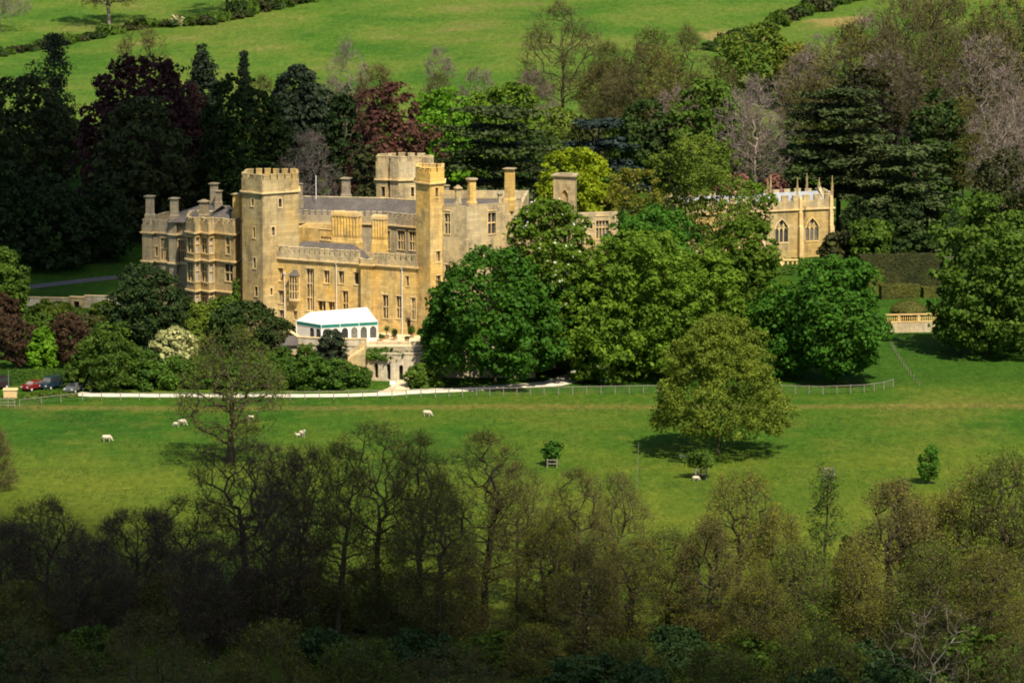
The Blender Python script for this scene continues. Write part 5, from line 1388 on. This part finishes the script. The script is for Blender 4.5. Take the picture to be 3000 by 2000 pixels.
for i, (vx, vt, Y, w, lf, lab) in enumerate(((330, 1405, -202, 400, 'brown', 'broad dark brown thorn thicket at the bottom of the slope'), (620, 1432, -200, 300, 'olive', 'ochre thicket beside the brown thorn thicket'),
        (90, 1440, -198, 230, 'brown', 'shadowed thorn bush in the darkest part of the belt'), (1050, 1482, -204, 340, 'brown', 'purple-brown scrub in front of the budding trees'), (830, 1470, -198, 240, 'oliveg', 'green-brown bramble thicket between the ochre thicket and the scrub'),
        (1650, 1490, -206, 280, 'oliveg', 'low olive thicket near the dead elder'), (1440, 1470, -196, 240, 'oliveg', 'green elder thicket under the olive trees'), (1870, 1440, -198, 260, 'oliveg', 'leafy thicket round the ivy column'), (2320, 1460, -200, 260, 'brown', 'tangled brown thicket beyond the dead elder'), (1230, 1440, -190, 230, 'olive', 'yellowish thicket below the budding trees'))):
    T('bare', lab, vx, vt, Y, w, 'thicket', 'bush', key='th%s' % lf, leaf=lf, bark='bark', twig='twig', prof='bush', cb=.04, npts=560, bud=1.6 if lf != 'brown' else .9, bsize=.11, tw=4, trunk=.06)
for i, (vx, vt, Y, w) in enumerate(((60, 1460, -190, 170), (200, 1430, -186, 150), (740, 1440, -186, 160), (960, 1440, -188, 170), (1130, 1450, -188, 170), (1350, 1500, -200, 200), (1560, 1430, -186, 180), (1740, 1450, -188, 200), (1980, 1470, -192, 180), (2060, 1500, -204, 160), (2260, 1430, -188, 190), (1480, 1520, -206, 170), (1880, 1525, -208, 160))):
    T('leafy', 'dense green bramble bush on the floor of the foreground belt', vx, vt, Y, w, 'bramble_bush', 'bush', 'brambles of the foreground belt', 'br%d' % (i % 3), leaf=('bramble', 'mid', 'bramble')[i % 3], prof='bush', cb=0, cr=.8, size=.2, dens=.8)

# ------------------------------------------------------------------ clipped hedges and topiary
def hedge(name, label, pts, hgt, th, leaf, n_per_m2=34, size=.13, cat='hedge', base=None):
    rng = np.random.default_rng(len(label))
    P = [gp(*p) for p in pts]
    if base is not None:
        for p in P: p.z = base
    o = empty(name, P[0], label, cat); m = MB(); LP = []; LN = []
    for i in range(len(P) - 1):
        W = Wall(P[i], P[i + 1]); za, zb = P[i].z, P[i + 1].z
        m.hexa([W.P(0, za - .3, .05), W.P(W.L, zb - .3, .05), W.P(W.L, zb - .3, th - .05), W.P(0, za - .3, th - .05)], [W.P(0, za + hgt - .05, .08), W.P(W.L, zb + hgt - .05, .08), W.P(W.L, zb + hgt - .05, th - .08), W.P(0, za + hgt - .05, th - .08)])
        for k, (du, dv) in enumerate(((W.L, hgt), (W.L, hgt), (W.L, th), (th, hgt), (th, hgt))):
            n = int(du * dv * n_per_m2)
            for _ in range(n):
                u, v = rng.random(), rng.random(); z_ = za + (zb - za) * u
                if k == 0: q = W.P(u * W.L, z_ + v * hgt, rng.normal(0, .05)); nn = (W.n.x, W.n.y, .25)
                elif k == 1: q = W.P(u * W.L, z_ + v * hgt, th + rng.normal(0, .05)); nn = (-W.n.x, -W.n.y, .25)
                elif k == 2: q = W.P(u * W.L, z_ + hgt + rng.normal(0, .05), v * th); nn = (0, 0, 1)
                elif k == 3: q = W.P(rng.normal(0, .05), za + v * hgt, u * th); nn = (-W.t.x, -W.t.y, .25)
                else: q = W.P(W.L + rng.normal(0, .05), zb + v * hgt, u * th); nn = (W.t.x, W.t.y, .25)
                LP.append(q); LN.append(nn)
    m.build('hedge_body', L[leaf], o)
    V, F = leaves(rng, np.array(LP), np.array(LN), size, .45)
    f = link(bpy.data.objects.new('foliage', npmesh('foliage', V, [(F, 0)], [L[leaf]]))); adopt(f, o)
    return o
hedge('clipped_hedge', 'square clipped green hedge behind the parked cars', [(-15, 6.5), (182, 8.0)], 2.1, 2.2, 'hedge')
hedge('clipped_hedge', 'taller dark hedge behind the purple ornamental maples', [(-15, 27), (150, 28)], 3.6, 1.8, 'hedge', 22)
hedge('yew_hedge', 'tall clipped yew hedge highest in the topiary garden', [(1975, 78), (2165, 80)], ZV(585, 79) - g1(60, 79), 2.2, 'yew', 20)
hedge('yew_hedge', 'lower clipped yew hedge with a doorway notch in the topiary garden', [(2025, 66), (2112, 67)], ZV(655, 66.5) - g1(62, 66.5), 2.0, 'topiary', 24)
hedge('yew_hedge', 'short clipped yew wall beside the doorway notch', [(2122, 67.4), (2160, 68)], ZV(662, 67) - g1(66, 67), 2.0, 'topiary', 24)
hedge('yew_hedge', 'stub of clipped yew between the chestnut and the tall hedge', [(1990, 71), (2030, 72)], ZV(620, 71) - g1(58, 71), 2.0, 'topiary', 24)
def topiary(label, vx, vtop, Y, vw):
    p = gp(vx, Y); h = ZV(vtop, Y) - p.z; w = vw / SCL(Y, p.z); o = empty('topiary_cone', p, label, 'topiary')
    rng = np.random.default_rng(3); n = 2600
    t = rng.random(n) ** 1.2; a = rng.random(n) * 6.283; r = w / 2 * np.sqrt(np.clip(1 - t ** 1.6, 0, 1))
    Pp = np.stack([np.cos(a) * r, np.sin(a) * r, t * h], 1); N = np.stack([np.cos(a), np.sin(a), .4 + t], 1)
    V, F = leaves(rng, Pp, unit(N), .12, .4)
    f = link(bpy.data.objects.new('foliage', npmesh('foliage', V, [(F, 0)], [L['topiary']]))); f.parent = o
    m = MB()
    zz = [i / 6 for i in range(7)]
    for i in range(6): m.ngon((0, 0), w / 2 * math.sqrt(1 - zz[i] ** 1.6) * .95, 14, zz[i] * h * .97, zz[i + 1] * h * .97, max(.03, w / 2 * math.sqrt(max(0, 1 - zz[i + 1] ** 1.6)) * .95))
    b = m.build('body', L['topiary']); b.parent = o
hedge('yew_hedge', 'dark clipped hedge below the chapel windows', [(1765, 90), (1945, 92)], ZV(598, 90) - g1(48, 90), 2.0, 'hedge', 14, .2)
topiary('domed clipped yew behind the balustrade', 2087, 690, 56, 84)

# ------------------------------------------------------------------ fences
def fence(label, pts, sp=2.1, hgt=1.25, rails=(1.18,), wires=(.3, .6, .9), mat='wood', post=.075):
    P = [gp(*p) for p in pts]; o = empty('paddock_fence', P[0], label, 'fence')
    seq = []
    for i in range(len(P) - 1):
        n = max(1, round((P[i + 1] - P[i]).length / sp))
        for k in range(n): q = P[i].lerp(P[i + 1], k / n); q.z = g1(q.x, q.y); seq.append(q)
    seq.append(P[-1])
    rr = random.Random(len(label))
    for q in seq:
        m = MB(); h = hgt + rr.uniform(-.06, .08); lx, ly = rr.uniform(-.05, .05), rr.uniform(-.05, .05)
        m.bar((q.x, q.y, q.z - .3), (q.x + lx, q.y + ly, q.z + h), post, 7, post * .85); m.build('post', M[mat], o)
    for z in rails:
        for a, b_ in zip(seq[:-1], seq[1:]):
            m = MB(); m.bar((a.x, a.y - .06, a.z + z), (b_.x, b_.y - .06, b_.z + z), .05, 6); m.build('rail', M[mat], o)
    if wires:
        m = MB()
        for z in wires:
            for a, b_ in zip(seq[:-1], seq[1:]): m.bar((a.x, a.y - .08, a.z + z), (b_.x, b_.y - .08, b_.z + z), .008, 3)
        m.build('wire', M['wood'], o)
    return o
fence('long post-and-rail fence between the meadow and the gravel road', [(600, -5.4), (800, -4.8), (1000, -4.2), (1250, -2.8), (1510, -1.2)])
fence('short fence curving round the foot of the round chestnut', [(1795, -1.0), (1890, -1.8), (1985, -.5), (2030, 2.0), (2052, 4.5)])
fence('line of grey stakes climbing from the fence towards the garden wall', [(2112, 5.0), (2092, 14), (2060, 30), (2044, 40)], 2.6, .95, (), (.4,), mat='bark_grey', post=.055)
fence('wire fence along the scrub left of the gravel road', [(45, -13), (95, -10.5), (140, -8.5), (190, -6.5), (320, -6.0), (600, -5.6)], 3.2, 1.15, (1.1,), (.4, .75))
fence('rail fence at the car park corner with a stile', [(-20, -13.0), (18, -13.5), (34, -13.2)], 1.4, 1.35, (1.25, .8, .4), ())
fence('high fence of the sports court under the grey-pink tree', [(2130, 108), (2200, 110), (2370, 114)], 4.5, 2.6, (2.5, 1.3), ())
fence('lower rail in front of the sports court', [(2145, 102), (2220, 104), (2370, 108)], 3.5, 1.1, (1.05,), ())
pz = gp(209, 1.5); g = empty('gate_post', pz, 'short wooden gate post at the start of the gravel road', 'post')
m = MB(); m.bar((pz.x, pz.y, pz.z - .3), (pz.x, pz.y, pz.z + 1.5), .14, 8); m.bar((pz.x, pz.y, pz.z + 1.5), (pz.x, pz.y, pz.z + 1.6), .14, 8, .05); m.build('shaft', M['wood'], g)
# timber guards round the young trees
def guard(label, vx, Y, w=1.5, h=1.5):
    p = gp(vx, Y); o = empty('tree_guard', p, label, 'tree guard')
    for sx in (-1, 1):
        for sy in (-1, 1):
            m = MB(); m.box(p.x + sx * w / 2 - .06, p.x + sx * w / 2 + .06, p.y + sy * w / 2 - .06, p.y + sy * w / 2 + .06, p.z - .3, p.z + h); m.build('post', M['wood'], o)
    for z in (h - .08, h * .5):
        for s in (-1, 1):
            m = MB(); m.box(p.x - w / 2, p.x + w / 2, p.y + s * (w / 2 + .085) - .02, p.y + s * (w / 2 + .085) + .02, p.z + z - .06, p.z + z + .06); m.build('rail', M['wood'], o)
            m = MB(); m.box(p.x + s * (w / 2 + .085) - .02, p.x + s * (w / 2 + .085) + .02, p.y - w / 2, p.y + w / 2, p.z + z - .06, p.z + z + .06); m.build('rail', M['wood'], o)
guard('grey timber guard round the young tree near the lone oak', 1610, -68)
guard('timber guard behind the ragged larch spire', 1905, -72, 1.3, 1.7)
guard('timber guard round the young tree alone on the meadow', 1268, -59, 1.3, 1.2)
# dead branch and a bare stake below the lone oak
p = gp(1462, -75); o = empty('dead_stake', p, 'thin bare pole rising from the meadow beside the budding trees', 'post')
m = MB(); m.bar((p.x, p.y, p.z - .3), (p.x + .25, p.y, p.z + 6.4), .06, 6, .03); m.build('shaft', M['bark_grey'], o)

# ------------------------------------------------------------------ sheep
def sheep_mesh(s=1.0, graze=True):
    bm = bmesh.new(); rng = random.Random(4)
    def blob(c, r, seg=10):
        ret = bmesh.ops.create_uvsphere(bm, u_segments=seg, v_segments=seg - 2, radius=1.0)
        for v in ret['verts']:
            k = 1 + rng.uniform(-.05, .05); v.co = Vector((c[0] + v.co.x * r[0] * k, c[1] + v.co.y * r[1] * k, c[2] + v.co.z * r[2] * k))
    blob((0, 0, .62), (.58, .30, .31), 14); blob((.34, 0, .66), (.30, .27, .28)); blob((-.36, 0, .64), (.28, .28, .29)); blob((-.60, 0, .60), (.08, .07, .16), 8)
    if graze: blob((.62, 0, .48), (.18, .15, .22)); 
    else: blob((.58, 0, .84), (.16, .14, .22))
    me = bpy.data.meshes.new('fleece'); bm.to_mesh(me); bm.free(); me.materials.append(M['wool'])
    me.polygons.foreach_set('use_smooth', [True] * len(me.polygons))
    m = MB(); hx, hz = (.76, .26) if graze else (.74, 1.02)
    m.bar((hx - .10, 0, hz + .14), (hx + .12, 0, hz - .14 if graze else hz - .06), .11, 8, .06)
    for sy in (-1, 1): m.bar((hx - .08, sy * .08, hz + .12), (hx - .12, sy * .24, hz + .10), .035, 5, .02)
    h = m.build('head', M['hoof']); hm = h.data; bpy.data.objects.remove(h)
    legs = []
    for x in (-.38, .36):
        for sy in (-1, 1):
            m = MB(); m.bar((x, sy * .15, .0), (x + .02, sy * .15, .24), .035, 6, .04); m.bar((x + .02, sy * .15, .24), (x, sy * .14, .48), .04, 6, .08)
            l = m.build('leg', M['hoof']); legs.append(l.data); bpy.data.objects.remove(l)
    return me, hm, legs
SH = {True: sheep_mesh(1, True), False: sheep_mesh(1, False)}
def sheep(label, vx, Y, rot, s=1.0, graze=True, name='sheep'):
    o = empty(name, gp(vx, Y), label, 'sheep', 'sheep grazing on the meadow'); o.rotation_euler = (0, 0, R(rot)); o.scale = (s, s, s)
    me, hm, lg = SH[graze]
    for n_, d in [('fleece', me), ('head', hm)] + [('leg', x) for x in lg]:
        c = link(bpy.data.objects.new(n_, d)); c.parent = o
def yv(vy):
    return gxy(1176, vy)[1]
sheep('cream sheep grazing alone in the middle of the meadow', 981, yv(956), -12)
sheep('sheep grazing with its lamb near the gnarled old oak', 418, yv(975), -20)
sheep('small lamb at the heels of the grazing ewe by the oak', 405, yv(977), 165, .72)
sheep('sheep grazing alone on the yellow grass', 245, yv(1013), 5, 1.05)
sheep('sheep with raised head above the dark treetops', 694, yv(1004), -60, 1.0, False)
sheep('lamb standing beside the sheep above the dark treetops', 685, yv(1004), 200, .62, False)
sheep('sheep half hidden by the twigs of the gnarled oak', 577, yv(963), 160, .8)
sheep('lamb resting against the timber guard of the young tree', 1598, yv(1106), 10, .75)
sheep('white lamb lying in the shade of the lone oak', 1566, yv(1056), 0, .6)

# ------------------------------------------------------------------ cars
def car(label, vx, Y, rot, paint, kind='hatch'):
    o = empty('parked_car', gp(vx, Y), label, 'car', 'cars parked behind the roadside scrub'); o.rotation_euler = (0, 0, R(rot))
    pm, nt, b = newmat(label.split()[0] + '_car_paint'); b.inputs['Base Color'].default_value = (*paint, 1); b.inputs['Roughness'].default_value = .28; b.inputs['Coat Weight'].default_value = .6
    Ln, Wd, H = (4.0, 1.68, 1.42) if kind == 'hatch' else (4.3, 1.80, 1.88)
    if kind == 'hatch':
        low = [(-2.0, .38), (-2.0, .80), (-1.92, .92), (-.95, .96), (1.75, .98), (1.96, .86), (2.0, .40)]; cab = [(-1.05, .95), (-.35, 1.40), (1.25, 1.42), (1.82, .97)]
    else:
        low = [(-2.15, .40), (-2.15, .95), (-2.05, 1.05), (-1.25, 1.10), (2.05, 1.10), (2.15, 1.0), (2.15, .40)]; cab = [(-1.30, 1.08), (-.75, 1.82), (1.95, 1.86), (2.10, 1.09)]
    def loft(prof, w0, w1, name, mat, parent, zt):
        m = MB(); n = len(prof)
        zs_ = [p[1] for p in prof]; zl, zh = min(zs_), max(zs_)
        def hw(z): f = (z - zl) / (zh - zl); return w0 + (w1 - w0) * f * f
        Lp = [(x, -hw(z), z) for x, z in prof]; Rp = [(x, hw(z), z) for x, z in prof]
        m.poly(Lp[::-1]); m.poly(Rp)
        for i in range(n):
            j = (i + 1) % n; m.poly([Lp[i], Lp[j], Rp[j], Rp[i]])
        x = m.build(name, mat); x.parent = parent
        bv = x.modifiers.new('bevel', 'BEVEL'); bv.width = .06; bv.segments = 2
        return x
    loft(low, Wd / 2, Wd / 2 - .04, 'body', pm, o, 0)
    loft(cab, Wd / 2 - .05, Wd / 2 - .26, 'cabin', pm, o, 0)
    k = .93; cx_ = sum(p[0] for p in cab) / 4
    for s in (-1, 1):
        m = MB(); (x0, z0), (x1, z1), (x2, z2), (x3, z3) = cab; w0, w1 = Wd / 2 - .03, Wd / 2 - .22
        for f0, f1 in ((.12, .48), (.52, .90)):
            a = (x0 + (x3 - x0) * f0 + .05, s * (w0 - .01), z0 + .06); b2 = (x0 + (x3 - x0) * f1, s * (w0 - .01), z0 + .06)
            c_ = (x1 + (x2 - x1) * f1 - .02, s * (w1 + .02), z1 - .10); d_ = (x1 + (x2 - x1) * max(0, f0 - .10), s * (w1 + .02), z1 - .10)
            q = [a, b2, c_, d_]; m.poly(q); m.poly([(x, y - s * .02, z) for x, y, z in q][::-1])
        x = m.build('side_window', M['glass']); x.parent = o
    for nm, (pa, pb), e in (('windscreen', (cab[0], cab[1]), -1), ('rear_window', (cab[3], cab[2]), 1)):
        m = MB(); lx = lambda f, dx: (pa[0] + (pb[0] - pa[0]) * f + e * dx, pa[1] + (pb[1] - pa[1]) * f)
        a, c_ = lx(.12, .025), lx(.88, .025); w0, w1 = Wd / 2 - .16, Wd / 2 - .30
        m.poly([(a[0], -w0, a[1]), (a[0], w0, a[1]), (c_[0], w1, c_[1]), (c_[0], -w1, c_[1])]); x = m.build(nm, M['glass']); x.parent = o
    for sx in (-1.28, 1.28):
        for s in (-1, 1):
            m = MB(); m.bar((sx, s * (Wd / 2 - .20), .32), (sx, s * (Wd / 2 + .02), .32), .32, 16); w = m.build('wheel', M['tyre']); w.parent = o
            m = MB(); m.bar((sx, s * (Wd / 2 + .021), .32), (sx, s * (Wd / 2 + .035), .32), .19, 12); r_ = m.build('rim', M['chrome']); r_.parent = w
    for s in (-1, 1):
        m = MB(); m.box(-Ln / 2 - .03, -Ln / 2 + .1, s * .58 - .17, s * .58 + .17, .62, .80); x = m.build('headlight', M['chrome']); x.parent = o
car('maroon hatchback parked by the clipped hedge', 76, 2.5, 55, (.16, .008, .012))
car('blue-black people carrier parked next to the maroon hatchback', 117, 4.0, 60, (.012, .03, .045), 'van')
car('grey car nose-on at the end of the gravel road', 170, 1.0, 70, (.10, .11, .11))
car('dark car cut off beside the lamp pole', -8, 3.0, 50, (.03, .02, .02), 'van')
p = gp(20, 1.0); o = empty('lamp_pole', p, 'thin green pole standing in the car park', 'pole')
m = MB(); m.bar((p.x, p.y, p.z - .2), (p.x, p.y, p.z + 3.2), .06, 8); m.build('shaft', plain('green_pole_paint', (.10, .22, .10), .5), o)
p = gp(24, -4.5); o = empty('timber_bin', p, 'yellow sawn-timber bin store in the scrub', 'bin store')
for k in range(5):
    m = MB(); m.box(p.x - .95 + k * .38, p.x - .95 + k * .38 + .36, p.y - .5, p.y - .46, p.z + .1, p.z + 1.15); m.build('board', M['wood_new'], o)
m = MB(); m.box(p.x - 1.0, p.x + 1.0, p.y - .456, p.y + .7, p.z - .2, p.z + 1.1); m.build('case', M['wood_new'], o)
m = MB(); m.hexa([(p.x - 1.1, p.y - .6, p.z + 1.154), (p.x + 1.1, p.y - .6, p.z + 1.154), (p.x + 1.1, p.y + .8, p.z + 1.154), (p.x - 1.1, p.y + .8, p.z + 1.154)], [(p.x - 1.1, p.y - .6, p.z + 1.2), (p.x + 1.1, p.y - .6, p.z + 1.2), (p.x + 1.1, p.y + .8, p.z + 1.35), (p.x - 1.1, p.y + .8, p.z + 1.35)]); m.build('lid', M['wood_new'], o)
for i, (vx, vt, Y, w) in enumerate(((60, 905, -5, 60), (95, 900, -4, 60), (130, 897, -3, 56), (160, 903, -3.5, 44), (30, 925, -8, 60), (5, 940, -12, 60), (75, 925, -8.5, 60))):
    T('leafy', 'scrubby bush between the car park and the meadow fence', vx, vt, Y, w, 'scrub_bush', 'bush', 'scrub along the car park', 'scrub%d' % (i % 2), leaf=('mid', 'oliveg')[i % 2], prof='bush', cb=0, cr=.5, size=.16, dens=.8)

# ------------------------------------------------------------------ terrace plants and sign
def palm(label, vx, Y, h, n, spread, leafm, base):
    p = Vector((XV(vx, Y, base), Y, base)); o = empty('potted_palm', p, label, 'plant')
    m = MB(); m.ngon((0, 0), .32, 10, 0, .55, .42); m.ngon((0, 0), .46, 10, .55, .63); a = m.build('pot', M['terracotta']); a.parent = o
    m = MB(); m.bar((0, 0, .5), (0, 0, h * .5), .09, 7, .07); a = m.build('stem', M['bark_grey']); a.parent = o
    rng = random.Random(vx); m = MB()
    for k in range(n):
        t = rng.uniform(0, 6.28); e = rng.uniform(.1, 1.3); ln = spread * rng.uniform(.7, 1.1)
        d = Vector((math.cos(t) * math.cos(e), math.sin(t) * math.cos(e), math.sin(e))); s = Vector((-math.sin(t), math.cos(t), 0)) * .05
        b0 = Vector((0, 0, h * .5)); b1 = b0 + d * ln * .6; b2 = b0 + d * ln + Vector((0, 0, -.25 * ln * math.cos(e)))
        m.poly([b0 - s * .4, b0 + s * .4, b1 + s, b1 - s]); m.poly([b1 - s, b1 + s, b2])
    a = m.build('fronds', L[leafm]); a.parent = o
palm('spiky cabbage palm in a pot on the terrace', 888, 20, 2.4, 90, 1.25, 'pale', TZ)
palm('small potted palm against the downpipe', 905, 22, 1.6, 60, .8, 'mid', TZ)
def pot(label, vx, Y, h, w, leafm):
    p = Vector((XV(vx, Y, TZ), Y, TZ)); o = empty('potted_shrub', p, label, 'plant')
    m = MB(); m.ngon((0, 0), .24, 10, 0, .45, .34); m.ngon((0, 0), .38, 10, .45, .52); a = m.build('pot', M['terracotta']); a.parent = o
    rng = np.random.default_rng(vx); C, _ = crownpts(rng, 9, w * .7, .6, h - .2, 'round', .2); V, F = clumps(rng, C, np.full(9, w * .3), 60, .11)
    a = link(bpy.data.objects.new('foliage', npmesh('foliage', V, [(F, 0)], [L[leafm]]))); a.parent = o
pot('bushy potted bay beside the arched castle door', 947, 21.5, 2.1, 1.2, 'mid')
pot('round potted shrub right of the cabbage palm', 908, 19, 1.7, 1.1, 'dark')
pot('low leafy pot at the corner of the marquee', 876, 18, 1.2, .9, 'bramble')
pot('small pot on the terrace near the low wall', 935, 17, 1.0, .7, 'bramble')
p = gp(902, 3.0); o = empty('notice_board', p, 'small white notice board by the path to the arches', 'sign')
m = MB(); m.box(p.x - .42, p.x + .42, p.y, p.y + .04, p.z + .75, p.z + 1.35); m.build('board', M['white'], o)
for s in (-.34, .34):
    m = MB(); m.bar((p.x + s, p.y + .08, p.z - .2), (p.x + s, p.y + .08, p.z + 1.3), .035, 6); m.build('leg', M['wood'], o)
p = gp(936, 5.0); o = empty('iron_gate', p, 'thin iron gate beside the path under the maple', 'gate')
for k in range(7):
    m = MB(); m.bar((p.x, p.y - 1.0 + k * .33, p.z), (p.x, p.y - 1.0 + k * .33, p.z + 1.6), .02, 5); m.build('bar', M['iron'], o)
for z in (.15, 1.5):
    m = MB(); m.bar((p.x, p.y - 1.05, p.z + z), (p.x, p.y + 1.05, p.z + z), .03, 5); m.build('rail', M['iron'], o)
m = MB(); m.bar((p.x, p.y - 1.1, p.z - .2), (p.x, p.y - 1.1, p.z + 1.8), .06, 7); m.build('post', M['iron'], o)

# ------------------------------------------------------------------ undergrowth nobody could count
def scatter(name, n, xr, yr, leaf, size, hgt, seed, keep=None):
    rng = np.random.default_rng(seed)
    x = rng.uniform(*xr, n); y = rng.uniform(*yr, n)
    pn = np.sin(x * .31 + y * .17) + np.sin(x * .11 - y * .29 + 2) + rng.normal(0, .6, n)
    k = pn > -.2 if keep is None else keep(x, y, pn)
    x, y = x[k], y[k]; P = np.stack([x, y, G(x, y) + rng.random(len(x)) * hgt], 1)
    V, F = leaves(rng, P, np.tile([[0, -.3, .7]], (len(P), 1)), size, .8)
    o = link(bpy.data.objects.new(name, npmesh(name, V, [(F, 0)], [L[leaf]])))
    tag(o, kind='stuff'); return o
tag(scatter('woodland_undergrowth', 44000, (-75, 75), (-215, -140), 'bramble', .16, .9, 1), 'low green undergrowth covering the floor of the foreground belt', 'undergrowth')
tag(scatter('rough_grass', 26000, (-75, 75), (-215, -150), 'straw', .12, .5, 2, lambda x, y, p: p > .9), 'dry pale grass tufts between the foreground thickets', 'grass')
tag(scatter('wood_floor_plants', 30000, (-110, 110), (130, 245), 'mid', .3, 1.2, 3), 'low green plants under the wood behind the castle', 'undergrowth')
tag(scatter('meadow_tufts', 40000, (-72, 72), (-135, -8), 'rough', .11, .14, 4, lambda x, y, p: p > .75), 'scattered coarse tufts in the meadow grass', 'grass')

# ------------------------------------------------------------------ unseen clouds, added and shaped to shade the near belt and left-hand wood
def cloud(seed, poly_fn, n, alt=3000.0, rad=(14, 26)):
    rng = np.random.default_rng(seed); V = []; F = []; off = 0
    u = np.linspace(0, 2 * np.pi, 9)[:-1]; v = np.linspace(0, np.pi, 6)
    sph = np.array([(math.sin(b) * math.cos(a), math.sin(b) * math.sin(a), math.cos(b)) for b in v for a in u])
    qf = np.array([(i * 8 + j, i * 8 + (j + 1) % 8, (i + 1) * 8 + (j + 1) % 8, (i + 1) * 8 + j) for i in range(5) for j in range(8)])
    sh = np.array(SDIR) * (alt / SDIR.z)
    for _ in range(n):
        c = poly_fn(rng)
        if c is None: continue
        r = rng.uniform(*rad)
        V.append(sph * r * (1, 1, .6) + np.array([c[0], c[1], rng.uniform(-20, 20)]) + sh * (1 + 0)); F.append(qf + off); off += len(sph)
    m, nt, b = newmat('shade_cloud_white'); b.inputs['Base Color'].default_value = (.9, .9, .92, 1); b.inputs['Roughness'].default_value = 1
    o = link(bpy.data.objects.new('cloud', npmesh('cloud', np.concatenate(V), [(np.concatenate(F), 0)], [m], True)))
    return tag(o, kind='structure')
def near(rng):
    x = rng.uniform(-230, 190); y = rng.uniform(-330, -85)
    edge = np.interp(x, [-230, -60, -25, 0, 40, 90, 190], [-108, -114, -140, -184, -210, -218, -222])
    return (x, y) if y < edge else None
cloud(1, near, 420)
def leftwood(rng):
    x = rng.uniform(-240, -52); y = rng.uniform(68, 220)
    return (x, y) if x < -62 - (y - 95) * .03 - (12 if y < 92 else 0) else None
cloud(2, leftwood, 160)
